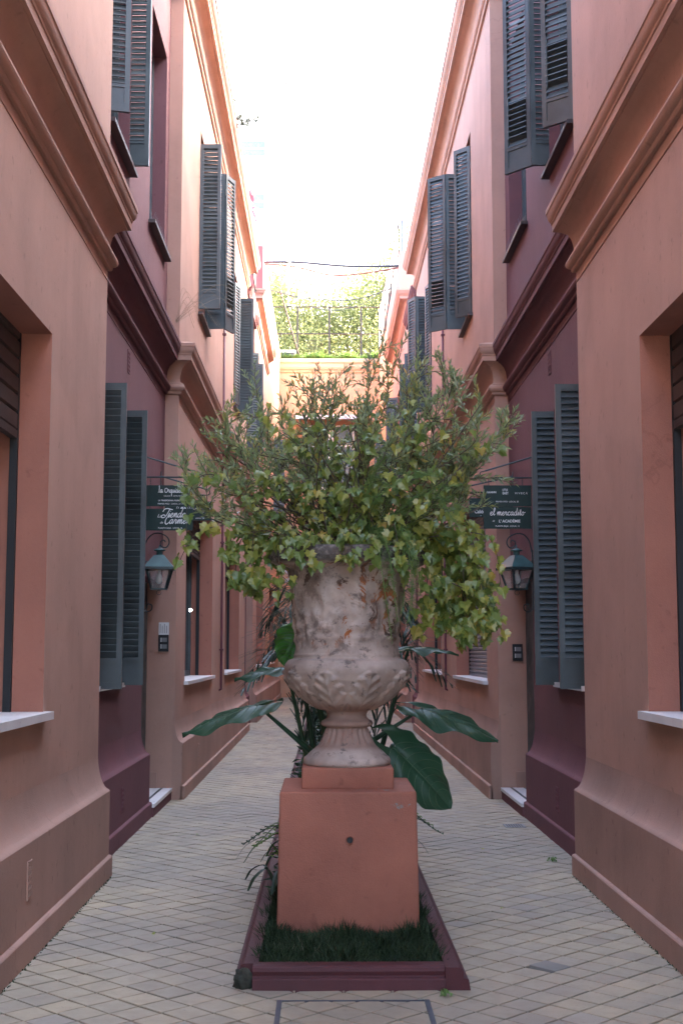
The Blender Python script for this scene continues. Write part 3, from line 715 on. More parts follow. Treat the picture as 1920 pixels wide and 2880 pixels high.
for s in (-1, 1):
    yk = 6.031 if s > 0 else 6.12
    for k in range(6): kerb(yk if k == 0 else 6.03+k*4.5, 6.03+(k+1)*4.5-.006, .545, s)
bm = bmesh.new(); bmesh.ops.create_icosphere(bm, subdivisions=3, radius=1)
for v in bm.verts:
    k = 1+.22*math.sin(7*v.co.x+3*v.co.z)*math.cos(6*v.co.y+2)+rnd.gauss(0, .06); v.co = Vector((v.co.x*.045*k-.494, v.co.y*.045*k+6.10, max(v.co.z*.062*k+.028, -.01)))
me = bpy.data.meshes.new('broken_corner'); bm.to_mesh(me); bm.free()
link('broken_corner', me, bed, M['stone'], True)['label'] = 'broken mossy corner of the kerb'
m = MB(); nx, ny = 10, 120
for j in range(ny+1):
    for i in range(nx+1):
        m.v.append((-.44+.88*i/nx, 6.12+26.5*j/ny, .07+rnd.uniform(-.008, .012)))
for j in range(ny):
    for i in range(nx): a = j*(nx+1)+i; m.f.append((a, a+1, a+nx+2, a+nx+1))
m.build('soil', M['soil'], bed)

ped = empty('pedestal', (PX, PY, .05), 'terracotta painted stepped pedestal carrying the big urn', 'pedestal')
bevbox('base_block', -.373, .373, 6.835, 7.615, .02, .812, M['ped'], ped, .013, .014)
bevbox('top_block', -.247, .247, 6.985, 7.465, .808, .922, M['ped'], ped, 0, .009)
m = MB(); m.lathe([(.013, 0), (.02, .004), (.021, .008)], (0, 0, 0), 16)
m.v = [(x+.009, 6.8395-z, y+.563) for x, y, z in m.v]; wh = m.build('weep_hole', M['ped'], ped, True)
m = MB(); m.lathe([(.0, 0), (.0155, 0)], (0, 0, 0), 16); m.v = [(x+.009, 6.834, y+.563) for x, y, z in m.v]; m.build('dark_disc', M['black'], wh)  # flat black disc painted in for the outlet's dark inside

urn = empty('urn', (PX, PY, .92), 'large weathered garden urn with peeling paint and leaf relief on the pedestal', 'urn')
UP = [(.0, .921), (.235, .921), (.243, .932), (.243, .948), (.236, .962), (.222, .972), (.205, .990), (.170, 1.018), (.145, 1.045), (.128, 1.078), (.118, 1.105), (.113, 1.126),
      (.130, 1.130), (.142, 1.138), (.146, 1.148), (.140, 1.160), (.122, 1.170), (.110, 1.182), (.108, 1.196), (.115, 1.205), (.117, 1.214), (.148, 1.226), (.203, 1.256),
      (.254, 1.293), (.300, 1.341), (.332, 1.390), (.348, 1.430), (.351, 1.452), (.346, 1.474), (.328, 1.497), (.305, 1.505), (.299, 1.507), (.297, 1.520), (.3, 1.524), (.294, 1.532), (.288, 1.560),
      (.285, 1.635), (.291, 1.721), (.303, 1.831), (.318, 1.930), (.338, 2.000), (.368, 2.014), (.415, 2.024), (.438, 2.036), (.448, 2.058), (.448, 2.082), (.438, 2.104), (.415, 2.116), (.375, 2.112), (.355, 2.09), (.34, 2.03), (.0, 2.03)]
prof = []
for (a, b_) in zip(UP, UP[1:]):
    n = max(1, int(math.hypot(b_[0]-a[0], b_[1]-a[1])/.0065)) if a[0] > 0 and b_[0] > 0 else 1
    for k in range(n): prof.append((a[0]+(b_[0]-a[0])*k/n, a[1]+(b_[1]-a[1])*k/n))
prof.append(UP[-1])
K = 300; V = np.zeros((len(prof)*K, 3)); th = np.linspace(0, 2*np.pi, K, endpoint=False)
ph_ = (th + np.pi/2)
rs = np.random.RandomState(3)
bumps = []
for k in range(9):      # garland faces and swags round the neck
    c0 = k*2*np.pi/9 + .08
    bumps += [(c0, 1.86, .10, .045, .017), (c0+.03, 1.80, .05, .05, .012), (c0-.18, 1.75, .10, .03, .013), (c0+.18, 1.75, .10, .03, .013), (c0, 1.68, .13, .03, .015), (c0+.3, 1.70, .06, .06, .012), (c0+.05, 1.62, .2, .016, .010)]
for k in range(120): bumps.append((rs.uniform(0, 6.283), rs.uniform(1.57, 1.95), rs.uniform(.025, .08), rs.uniform(.01, .03), rs.uniform(.002, .007)))
for i, (r, z) in enumerate(prof):
    d = np.zeros(K)
    if 1.03 < z < 1.122: d += .0055*np.cos(22*th)*min(1, (z-1.03)/.02, (1.122-z)/.01)
    if 1.222 < z < 1.47 and i < len(prof)*.6:
        v = (z-1.222)/(1.44-1.222); f = np.mod(ph_*9/(2*np.pi), 1)*2-1
        wd = max(0, 1-max(0, v)**2.6)**.55*(.93+.07*math.cos(30*v))
        if v < 1 and wd > .02:
            q = np.clip(1-np.abs(f)/wd, 0, 1); d += .0125*np.minimum(1, q*5)**.8*(.6+.4*np.cos(np.abs(f)*2))
            d += .007*np.exp(-(f/.07)**2) + .005*np.sin(22*v-9*np.abs(f))*(q > .05)
            for vv, ff in ((.62, .45), (.8, .3), (.45, .6)): d += .0085*np.exp(-((np.abs(f)-ff)/.11)**2-((v-vv)/.06)**2)
    if 1.55 < z < 1.99 and i < len(prof)*.85:
        for (c, zz, sa, sz, am) in bumps:
            if abs(z-zz) < 3*sz:
                da = np.angle(np.exp(1j*(th-c))); d += 1.3*am*np.exp(-(da/sa)**2-((z-zz)/sz)**2)
    if z > 2.0 and r > .33: d += rs.normal(0, .0022, K)+.006*np.sin(5*th+1)*np.sin(3*th)
    rr = np.maximum(0, r+d); V[i*K:(i+1)*K, 0] = PX+rr*np.cos(th); V[i*K:(i+1)*K, 1] = PY+rr*np.sin(th); V[i*K:(i+1)*K, 2] = z
ii, jj = np.meshgrid(np.arange(len(prof)-1), np.arange(K), indexing='ij'); A = ii*K+jj; B_ = ii*K+(jj+1) % K
F = np.stack([A, B_, B_+K, A+K], -1).reshape(-1, 4)
np_mesh('urn_body', V, F, M['urn'], urn, True)
m = MB()
for k in range(40):
    pass
m.lathe([(.0, 2.055), (.2, 2.06), (.345, 2.045)], (PX, PY, 0), 32); m.build('soil', M['soil'], urn)

# ------------------------------------------------------------------ vegetation helpers
def unit(a): return a/np.maximum(1e-9, np.linalg.norm(a, axis=-1, keepdims=True))
def leaf_cloud(name, pos, d, L, wd, m, parent=None, fold=.25, kind=None, nrm=None, mid=.45):
    """one narrow folded leaf for each position"""
    N = len(pos); d = unit(d)
    if nrm is None: nrm = nr.normal(size=(N, 3))*.7 + np.array([0, -.25, 1.0])
    sd_ = unit(np.cross(d, nrm)); up = np.cross(sd_, d)
    L = np.broadcast_to(np.asarray(L, float), (N,))[:, None]; wd = np.broadcast_to(np.asarray(wd, float), (N,))[:, None]
    V = np.zeros((N, 5, 3)); V[:, 0] = pos; V[:, 1] = pos+d*L*mid+sd_*wd*.5+up*wd*fold; V[:, 2] = pos+d*L*mid-sd_*wd*.5+up*wd*fold
    V[:, 3] = pos+d*L-up*L*.08; V[:, 4] = pos+d*L*mid
    f = np.array([[0, 1, 4], [1, 3, 4], [0, 4, 2], [4, 3, 2]]); F = (np.arange(N)[:, None, None]*5+f[None]).reshape(-1, 3)
    o = np_mesh(name, V.reshape(-1, 3), F, m, parent)
    if kind: o['kind'] = kind
    return o
def ribbon(V, F, pts, w0, nvec, taper=True):
    pts = [Vector(p) for p in pts]; n0 = len(V); n = len(pts)
    for i, p in enumerate(pts):
        d = (pts[min(i+1, n-1)]-pts[max(i-1, 0)]).normalized(); sdv = d.cross(Vector(nvec)).normalized()
        k = w0*(math.sin(math.pi*(.12+.88*(1-i/(n-1))))**.6 if taper else 1)
        V += [tuple(p-sdv*k*.5), tuple(p+Vector((0, 0, -k*.15))), tuple(p+sdv*k*.5)]
    for i in range(n-1):
        a = n0+i*3; F += [(a, a+1, a+4, a+3), (a+1, a+2, a+5, a+4)]

# ------------------------------------------------------------------ shrub in the urn: arching leafy shoots
def px(x, y, Y):   # a point of the place seen at photo position (in thousandths of 1568 x 2352), at depth Y
    fx, fy = x*1920/1568., y*1920/1568.; p_ = math.atan(390/3600.); yw = R(.712)
    fw = np.array([math.sin(yw)*math.cos(p_), math.cos(yw)*math.cos(p_), math.sin(p_)]); rt = np.array([math.cos(yw), -math.sin(yw), 0]); up = np.cross(rt, fw)
    d = fw*3600+rt*(fx-960)-up*(fy-1440); return np.array([-.12, 0, 1.55])+d*(Y/d[1])
shrub = empty('shrub', (PX, PY, 2.05), 'sprawling shrub with narrow grey-green leaves growing out of the urn', 'shrub')
tips = [(728, 838), (760, 850), (875, 760), (905, 800), (962, 772), (1005, 800), (1060, 850), (1090, 868), (1190, 955), (1162, 938), (1120, 985), (690, 862), (640, 905), (668, 890), (560, 852), (540, 892), (520, 925), (585, 900),
        (425, 1028), (440, 1092), (470, 1060), (850, 792), (812, 862), (780, 900), (1100, 1040), (1100, 930), (1030, 830), (985, 850), (930, 860), (890, 850), (950, 905), (1010, 900), (1050, 920), (820, 900), (700, 930), (610, 960), (500, 1000), (520, 1120),
        (560, 1080), (590, 1010), (1080, 1010), (1040, 980), (900, 950), (860, 930), (1080, 1070), (1030, 1130), (560, 1180), (1050, 1190), (640, 1020), (740, 980)]
LP, LD, LL = [], [], []
br = MB()
def leaves_along(pts, t0, t1, n, size, spread=.75):
    m_ = len(pts)-1
    for k in range(n):
        t_ = t0+(t1-t0)*(k+rnd.random()*.6)/n; q = min(m_-1, int(t_*m_)); fr_ = t_*m_-q
        p = pts[q].lerp(pts[q+1], fr_); d = (pts[q+1]-pts[q]).normalized()
        a = k*2.399+rnd.uniform(-.4, .4); u = d.orthogonal().normalized(); v = d.cross(u)
        o = (u*math.cos(a)+v*math.sin(a)); s_ = spread*(1-.35*t_)
        LP.append(p); LD.append(d*(1-s_*.35)+o*s_+Vector((0, 0, .15))); LL.append(size*rnd.uniform(.7, 1.15)*(1-.35*max(0, t_-.75)/.25))
for k, (tx, ty) in enumerate(tips + tips[::6]):
    Yt = PY + rnd.uniform(-.42, .42)*(.6 if k < len(tips) else 1.0)
    if k >= len(tips): tx = tx*.82+790*.18+rnd.uniform(-35, 35); ty += rnd.uniform(10, 90)
    tip = Vector(px(tx, ty, Yt)); a = rnd.uniform(0, 6.28); rr_ = rnd.uniform(0, .17)
    b0 = Vector((PX+rr_*math.cos(a)+.05, PY+rr_*math.sin(a), 2.05))
    mid = b0.lerp(tip, .4)+Vector((rnd.gauss(0, .13)+.18*tip.x, rnd.gauss(0, .07), rnd.uniform(-.10, .08)+.14*max(0, abs(tip.x)-.4)))
    m2_ = b0.lerp(tip, .75)+Vector((rnd.gauss(0, .09)+.10*tip.x, rnd.gauss(0, .05), rnd.uniform(-.08, .03)))
    pts = bez([b0, mid, m2_, tip], 7); n = len(pts)
    br.tube(pts, [.0058*(1-.85*i/(n-1)) for i in range(n)], 5)
    Ls = (tip-b0).length
    leaves_along(pts, .32, 1.0, int(Ls*54), .060)
    for q in range(int(3+Ls*4.2)):
        t_ = rnd.uniform(.3, .92); i = int(t_*(n-1)); p = pts[i]; d = (pts[min(i+1, n-1)]-pts[max(0, i-1)]).normalized()
        o = Vector((rnd.gauss(0, 1), rnd.gauss(0, 1), rnd.gauss(.5, .6))).normalized()
        tl = rnd.uniform(.12, .36)*(1.15-t_*.5); e = p+(d*.4+o*.85).normalized()*tl+Vector((0, 0, rnd.uniform(-.07, .05)))
        tp = bez([p, p.lerp(e, .5)+d*.02, e], 5); br.tube(tp, [.003*(1-.7*i_/(len(tp)-1)) for i_ in range(len(tp))], 4, False)
        leaves_along(tp, .1, 1.0, int(tl*76), .056)
for k in range(46):   # bare crossing twigs low in the middle
    a = rnd.uniform(0, 6.28); b0 = Vector((PX+.12*math.cos(a), PY+.12*math.sin(a), 2.06)); e = Vector((PX+rnd.gauss(0, .4), PY+rnd.gauss(0, .25), rnd.uniform(2.3, 2.9)))
    br.tube(bez([b0, b0.lerp(e, .5)+Vector((rnd.gauss(0, .06), rnd.gauss(0, .05), .05)), e], 6), .0035, 4)
br.build('branches', M['bark'], shrub)
print('shrub leaves', len(LP))
leaf_cloud('leaves', np.array([tuple(p) for p in LP]), np.array([tuple(p) for p in LD]), np.array(LL), np.array(LL)*.30, M['olive'], shrub, kind='stuff')

# ------------------------------------------------------------------ vine trailing over the rim
vine = empty('vine', (PX, PY-.3, 2.08), 'yellow-green lobed-leaf vine trailing over the rim of the urn', 'vine')
OUT = [(0, 0), (.20, -.10), (.42, -.02), (.36, .16), (.56, .34), (.40, .42), (.36, .62), (.20, .60), (.12, .84), (0, 1.0)]
VL = []
for vi in range(5):
    r_ = random.Random(vi); pts = []
    for sgn in (1, -1):
        seq = OUT if sgn > 0 else OUT[-2:0:-1]
        for (x, y) in seq: pts.append((sgn*x*r_.uniform(.9, 1.1), y+r_.uniform(-.03, .03)))
    c_ = r_.uniform(.25, .6); dr_ = r_.uniform(.1, .5)
    V3 = [(0, .38, .0)] + [(x, y, c_*abs(x)**1.3-dr_*y*y*.5+r_.uniform(-.03, .03)) for x, y in pts]
    F3 = [(0, 1+i, 1+(i+1) % len(pts)) for i in range(len(pts))]
    me = bpy.data.meshes.new('leaf'); me.from_pydata(V3, [], F3); me.update(); me.materials.append(M['vine']); VL.append((me, np.array(V3), np.array(F3)))
vst = MB(); vleaf = []
def strand(pts, n, s0, s1):
    pts = bez(pts, 8); m_ = len(pts)-1; vst.tube(pts, [.0035*(1-.6*i/m_) for i in range(m_+1)], 4, False)
    for k in range(n):
        t_ = (k+rnd.random())/n; q = min(m_-1, int(t_*m_)); p = pts[q].lerp(pts[q+1], t_*m_-q); d = (pts[q+1]-pts[q]).normalized()
        o = Vector((rnd.gauss(0, .6), rnd.gauss(-.55, .6), rnd.gauss(.1, .5))).normalized(); st_ = p+o*rnd.uniform(.015, .045)
        sz = rnd.uniform(s0, s1); fw = (Vector((o.x*.7, o.y*.5, -.75))+d*.25+Vector((rnd.gauss(0, .3), rnd.gauss(0, .3), rnd.gauss(0, .25)))).normalized()
        nv = (Vector((rnd.gauss(0, .45), -.85, .65))+o*.5).normalized(); rt_ = fw.cross(nv).normalized(); nv = rt_.cross(fw)
        mt = Matrix((( rt_.x, fw.x, nv.x, st_.x), (rt_.y, fw.y, nv.y, st_.y), (rt_.z, fw.z, nv.z, st_.z), (0, 0, 0, 1))) @ Matrix.Scale(sz, 4)
        vleaf.append((mt, rnd.randrange(5)))
def rimp(a, r=.38, z=2.12): return Vector((PX+r*math.cos(a), PY+r*math.sin(a), z))
hang = []
for k in range(17): hang.append((rnd.uniform(.34, .78), rnd.uniform(1.55, 2.0), 1))       # right curtain
for k in range(7): hang.append((rnd.uniform(-.64, -.34), rnd.uniform(1.80, 2.1), -1))     # left curtain
for k in range(2): hang.append((rnd.uniform(-.3, .3), rnd.uniform(1.93, 2.05), 0))
for (x, z, s) in hang:
    if s == 1: z = max(z, 1.55+.30*max(0, .5-x)+.12*max(0, x-.75))
    if s == -1: z = max(z, 1.80+.4*max(0, -x-.6))
    fr = rnd.uniform(-.95, .35) if s else -1.0
    a = math.atan2(fr, s if s else x*2); b0 = rimp(a, rnd.uniform(.2, .36)); tipv = Vector((x, PY+fr*rnd.uniform(.3, .5) - (.12 if s == 0 else 0), z))
    if s == 0: tipv = Vector((x, PY-.46, z))
    mid1 = b0.lerp(tipv, .55); mid1.z = max(2.16, b0.z+rnd.uniform(.0, .18)); mid1.x += .1*s
    L_ = (tipv-mid1).length+(mid1-b0).length
    strand([b0, mid1, tipv.lerp(mid1, .25)+Vector((0.03*s, 0, -.02)), tipv], int(L_*58), .030, .080)
for k in range(56):   # mound over the rim and up among the shoots
    a = rnd.uniform(math.pi*1.02, math.pi*1.98) if k < 26 else rnd.uniform(0, 6.28)
    b0 = rimp(a, rnd.uniform(.08, .3), 2.08); e = Vector((PX+rnd.uniform(-.62, .66), PY+rnd.uniform(-.5, .15), rnd.uniform(2.18, 2.5) if k < 26 else rnd.uniform(2.35, 2.95)))
    strand([b0, b0.lerp(e, .5)+Vector((0, -.04, .14)), e], int((e-b0).length*(30 if k < 26 else 18)), .028, .068)
for pts, n in (([(-.45, 6.95, 2.3), (-.72, 6.92, 2.5), (-.86, 6.95, 2.42), (-.88, 6.95, 2.1)], 16), ([(-.6, 6.95, 2.25), (-.82, 6.93, 2.18), (-.93, 6.95, 2.0)], 10), ([(.45, 7.0, 2.35), (.72, 6.98, 2.66), (.84, 7.0, 2.66)], 12), ([(.55, 6.95, 2.2), (.78, 6.95, 2.15), (.84, 6.95, 1.85)], 14), ([(.5, 6.95, 1.95), (.72, 6.9, 1.82), (.86, 6.95, 1.62)], 12)):
    strand(pts, int(n*1.3), .04, .07)
for (x, z) in ((-.37, 1.80), (-.28, 1.84), (-.20, 1.97), (-.02, 2.03), (.13, 2.02), (.31, 1.88), (.39, 1.80)):
    yo = PY-math.sqrt(max(.01, .475**2-x*x))-.012   # strands spilling close over the front of the rim
    strand([(x*.6, PY-.22, 2.1), (x*.92, yo+.05, 2.17), (x, yo, 2.09), (x+rnd.uniform(-.02, .02), yo+.02, z)], int((2.5-z)*32), .03, .068)
vst.build('stems', M['bark'], vine)
order = sorted(range(len(vleaf)), key=lambda i: vleaf[i][0].translation.y); front = set(order[:300])
RV, RF, off = [], [], 0
for i, (mt, vi) in enumerate(vleaf):
    if i in front:
        o = bpy.data.objects.new('leaf', VL[vi][0]); COL.objects.link(o); o.parent = vine; o.matrix_parent_inverse = Matrix.Translation(-vine.location); o.matrix_world = mt
        o.matrix_basis = mt
    else:
        A_ = np.array(mt); RV.append(VL[vi][1] @ A_[:3, :3].T + A_[:3, 3]); RF.append(VL[vi][2]+off); off += len(VL[vi][1])
print('vine leaves', len(vleaf))
np_mesh('leaves', np.concatenate(RV), np.concatenate(RF), M['vine'], vine)['kind'] = 'stuff'

# ------------------------------------------------------------------ asparagus fern
fern = empty('asparagus_fern', (PX+.2, PY-.3, 2.08), 'feathery asparagus fern hanging down the front right of the urn', 'fern')
fs = MB(); NP, ND = [], []
def plume(pts, dens=260, nl=.055):
    pts = bez(pts, 8); m_ = len(pts)-1; fs.tube(pts, .0022, 4, False)
    L_ = sum((pts[i+1]-pts[i]).length for i in range(m_))
    for k in range(int(L_*dens)):
        t_ = rnd.random(); q = min(m_-1, int(t_*m_)); p = pts[q].lerp(pts[q+1], t_*m_-q); d = (pts[q+1]-pts[q]).normalized()
        o = Vector((rnd.gauss(0, 1), rnd.gauss(0, 1), rnd.gauss(0, .5))).normalized(); e = p+(o+d*.6).normalized()*nl*rnd.uniform(.4, 1)*(1.1-.5*t_)
        for w_ in range(4):
            NP.append(p.lerp(e, .2+.2*w_+rnd.uniform(-.05, .05))); ND.append(o*.4+d*.5+Vector((rnd.gauss(0, .6), rnd.gauss(0, .6), rnd.gauss(0, .6))))
for k in range(7):
    x = rnd.uniform(.12, .30); plume([(x*.5+.02, PY-.2, 2.12), (x, PY-.38, 2.2), (x+rnd.uniform(.0, .07), PY-.47, 2.0), (x+rnd.uniform(.02, .09), PY-.41, rnd.uniform(1.5, 1.92))])
for k in range(17):
    a = rnd.uniform(.1, .62); plume([(.15, PY-.1, 2.1), (a*.7, PY-.3, rnd.uniform(2.25, 2.5)), (a+.05, PY-.42+rnd.uniform(-.05, .1), rnd.uniform(2.2, 2.65))], 230, .07)
fs.build('stems', M['fern'], fern)
leaf_cloud('needles', np.array([tuple(p) for p in NP]), np.array([tuple(p) for p in ND]), nr.uniform(.012, .022, len(NP)), .0022, M['fern'], fern, kind='stuff')
print('needles', len(NP))

# ------------------------------------------------------------------ elephant ears behind the pedestal
ear = empty('elephant_ear', (0, 7.9, .08), 'elephant ear plant with big glossy leaves behind the pedestal', 'plant')
def taro(base, fwd, nrm, L, hw, droop, mat='taro', seed=0, roll=.25, foot=(0, 7.9, .08), pr=.017, bend=None):
    f = Vector(fwd).normalized(); n_ = Vector(nrm); n_ = (n_-f*n_.dot(f)).normalized(); r_ = f.cross(n_); B0 = Vector(base)
    def surf(u, v):
        th_ = droop*max(0, u); a = math.sin(th_)/droop if u > 0 else u*1.0; b_ = -(1-math.cos(th_))/droop if u > 0 else -.28*u*u
        t_ = max(0, (u+.34)/1.34); w_ = t_**.55*max(0, 1-t_)**.72*2.1; vein = math.sin(13*(u-.42*abs(v))+.3)
        z = .10*L*abs(v)*hw/L*roll*2 - roll*.9*hw*v*v*w_ + .016*vein*(abs(v)**.5)*w_ + .012*math.sin(9*u+ph+3*v)*abs(v) - .010*math.exp(-(v/.05)**2)
        return B0 + f*(L*a) + n_*(L*b_+z+.0015) + r_*(hw*w_*v*(1+.05*math.sin(26*u+ph)*abs(v)**4))
    NU, NV = 34, 22; us = [-.34+1.34*i/NU for i in range(NU+1)]; Vt, Ft = [], []; rr = random.Random(seed); ph = rr.uniform(0, 6)
    for u in us:
        th_ = droop*max(0, u); a = math.sin(th_)/droop if u > 0 else u*1.0; b_ = -(1-math.cos(th_))/droop if u > 0 else -.28*u*u
        t_ = max(0, (u+.34)/1.34); w_ = t_**.55*max(0, 1-t_)**.72*2.1
        for j in range(NV+1):
            v = -1+2*j/NV; av = abs(v)
            vv = v
            if u < 0:
                gap = min(.6, .9*(-u)/.34*.55); vv = math.copysign(gap+(1-gap)*av, v) if av > 1e-6 else 0
            vein = math.sin(13*(u-.42*abs(vv))+.3)
            z = .10*L*abs(vv)*hw/L*roll*2 - roll*.9*hw*vv*vv*w_ + .016*vein*(abs(vv)**.5)*w_ + .012*math.sin(9*u+ph+3*v)*av - .010*math.exp(-(vv/.05)**2)
            p = B0 + f*(L*a) + n_*(L*b_+z) + r_*(hw*w_*vv*(1+.05*math.sin(26*u+ph)*av**4)); Vt.append(tuple(p))
    W_ = NV+1
    for i in range(NU):
        for j in range(NV):
            if us[i] < -.01 and j in (NV//2-1, NV//2): continue
            a = i*W_+j; Ft.append((a, a+1, a+W_+1, a+W_))
    o = np_mesh('leaf', np.array(Vt), np.array(Ft), M[mat], ear, True)
    vm = MB(); vm.tube([surf(u_, 0) for u_ in np.linspace(0, .97, 14)], [.0045*(1-.8*i/13) for i in range(14)], 5)
    for k in range(8):
        for sg in (-1, 1): vm.tube([surf(.0+k*.105+.24*q*q, sg*q*.93) for q in np.linspace(0.02, 1, 7)], [.0026*(1-.7*i/6) for i in range(7)], 4, False)
    vm.build('veins', M['tarov'], o)
    ft = Vector(foot); pm = MB(); mid = ft.lerp(B0, .5)+Vector(bend or (0, 0, .0))
    pts = bez([ft, mid, B0], 8); pm.tube(pts, [pr*(1.5-1.0*i/(len(pts)-1)) for i in range(len(pts))], 8); pm.build('petiole', M['taro'], ear, True)
    return o
taro((.28, 7.66, .985), (.42, -.10, -.36), (.22, -.86, .46), .50, .205, .45, seed=1, roll=.3, foot=(.05, 7.95, .1), bend=(.1, .1, .35))
taro((.462, 7.75, 1.204), (.9, -.26, -.22), (.10, -.32, .93), .49, .17, .35, seed=2, roll=.35, foot=(.02, 7.8, .92), pr=.014)
taro((-.529, 7.75, 1.225), (-.9, -.22, -.20), (-.10, -.16, .98), .48, .17, .35, seed=3, roll=.4, foot=(-.13, 7.85, .88), pr=.015)
taro((-.36, 8.1, 1.44), (-.9, -.15, -.05), (-.1, -.2, .95), .34, .12, .35, seed=4, foot=(-.1, 8.0, .3))
taro((-.30, 7.95, 1.66), (-.35, -.1, -.85), (-.2, -.9, .2), .22, .14, .3, 'tarol', seed=5, foot=(-.1, 8.0, .3))
taro((.40, 8.1, 1.56), (.9, -.1, .05), (.1, -.1, .95), .32, .11, .35, seed=6, foot=(.05, 8.0, .3))
taro((-.205, 7.78, 1.36), (-.1, .9, .2), (0, -.3, .9), .4, .15, .4, seed=7, foot=(-.07, 7.85, .9), pr=.02)

# ------------------------------------------------------------------ palms farther back in the bed
def palm(x, y, label, n, hgt, seed, zb=.08):
    e = empty('palm', (x, y, zb), label, 'palm'); rr = random.Random(seed)
    for k in range(n):
        a = 2*math.pi*k/n+rr.uniform(-.4, .4); rad = rr.uniform(.6, 1.05); hz = hgt*rr.uniform(.75, 1.1)
        p0 = Vector((x+.04*math.cos(a), y+.04*math.sin(a), zb)); p3 = Vector((x+rad*math.cos(a)*.8, y+rad*math.sin(a), zb+hz*.78)); p2 = Vector((x+rad*.45*math.cos(a)*.8, y+rad*.45*math.sin(a), zb+hz))
        pts = bez([p0, p0.lerp(p2, .6)+Vector((0, 0, .08)), p2, p3], 8); Vv, Ff = [], []
        m_ = MB(); m_.tube(pts, [.005*(1-.7*i/(len(pts)-1)) for i in range(len(pts))], 5, False); Vv += m_.v; Ff += m_.f
        nl = 40
        for q in range(nl):
            t_ = .25+.74*q/nl; i = int(t_*(len(pts)-1)); p = pts[i]; d = (pts[min(i+1, len(pts)-1)]-pts[i-1]).normalized(); sdv = d.cross(Vector((0, 0, 1))).normalized()
            ll = .36*math.sin(math.pi*(.15+.8*(t_-.25)/.75))*rr.uniform(.85, 1.1)
            for sg in (-1, 1):
                dd = (sdv*sg*.62+d*.95+Vector((0, 0, rr.uniform(-.05, .3)))).normalized(); e1 = p+dd*ll*.55; e2 = p+dd*ll+Vector((0, 0, -ll*.14))
                ribbon(Vv, Ff, [p, e1, e2], .017, (0, 0, 1))
        me = bpy.data.meshes.new('frond'); me.from_pydata(Vv, [], Ff); me.update(); link('frond', me, e, M['palm'])
palm(-.13, 9.7, 'dark palm in the bed showing left of the urn', 13, 1.95, 1)
palm(.15, 9.9, 'dark palm in the bed showing right of the urn', 13, 1.95, 2)
palm(.05, 12.2, 'farther dark palm in the bed behind the urn', 11, 2.1, 5)

# strap-leaved plant left of the pedestal
def strap_plant(x, y, label, n, L, w, seed, mat='cover', zb=.08, spread=1.0, name='strap_plant', cat='plant'):
    e = empty(name, (x, y, zb), label, cat); rr = random.Random(seed)
    for k in range(n):
        a = rr.uniform(0, 6.28); l_ = L*rr.uniform(.6, 1.1); p0 = Vector((x+rr.gauss(0, .02), y+rr.gauss(0, .02), zb))
        dv = Vector((math.cos(a), math.sin(a), 0))*spread; Vv, Ff = [], []
        ribbon(Vv, Ff, bez([p0, p0+dv*l_*.35+Vector((0, 0, l_*.6)), p0+dv*l_*.75+Vector((0, 0, l_*.5)), p0+dv*l_*.95+Vector((0, 0, l_*.25))], 5), w, (0, 0, 1) if spread > .3 else (0, 1, 0))
        me = bpy.data.meshes.new('leaf'); me.from_pydata(Vv, [], Ff); me.update(); link('leaf', me, e, M[mat])
strap_plant(-.36, 7.85, 'small strap-leaved plant peeping out left of the pedestal', 9, .27, .028, 3, 'cover', .09)
strap_plant(-.30, 8.6, 'tuft of strap leaves in the bed behind the elephant ear, left half', 18, .42, .024, 13)
strap_plant(.25, 9.0, 'tuft of strap leaves in the bed behind the elephant ear, right half', 18, .42, .024, 14)
# low ground cover through the rest of the bed
N = 5200; P_ = np.stack([nr.uniform(-.42, .42, N), 7.9+nr.power(1.0, N)*22, .08+nr.uniform(0, 1, N)**1.5*(.22+.18*np.sin(nr.uniform(0, 6, N)))], 1)
o = leaf_cloud('ground_cover', P_, np.concatenate([nr.normal(size=(N, 2)), nr.uniform(-.2, .8, (N, 1))], 1), nr.uniform(.06, .14, N), nr.uniform(.03, .06, N), M['cover'])
tag(o, 'low leafy ground cover filling the bed behind the pedestal', 'plants', kind='stuff')
def fernclump(x, y, z, label, seed):
    e = empty('fern', (x, y, z), label, 'fern'); rr = random.Random(seed)
    for k in range(14):
        a = rr.uniform(0, 6.28); l_ = rr.uniform(.32, .55); p0 = Vector((x, y, z)); dv = Vector((math.cos(a), math.sin(a), 0)); pts = bez([p0, p0+dv*l_*.5+Vector((0, 0, l_*.75)), p0+dv*l_+Vector((0, 0, l_*.55))], 7)
        PP, DD = [], []; rc = MB(); rc.tube(pts, .003, 4, False); rc.build('rachis', M['cover'], e)
        for i in range(2, len(pts)):
            d = (pts[i]-pts[i-1]).normalized(); sdv = d.cross(Vector((0, 0, 1))).normalized()
            for sg in (-1, 1): PP.append(tuple(pts[i])); DD.append(tuple(sdv*sg+d*.4))
        leaf_cloud('frond', np.array(PP), np.array(DD), np.linspace(.09, .03, len(PP)), .026, M['rgrass'] if k % 3 == 0 else M['cover'], e, kind='stuff', nrm=np.tile([[0, 0, 1.]], (len(PP), 1)))
fernclump(-.2, 8.45, .08, 'pale fern seen between urn foot and left path', 5)
fernclump(.18, 8.7, .08, 'pale fern seen just right of the urn foot', 6)
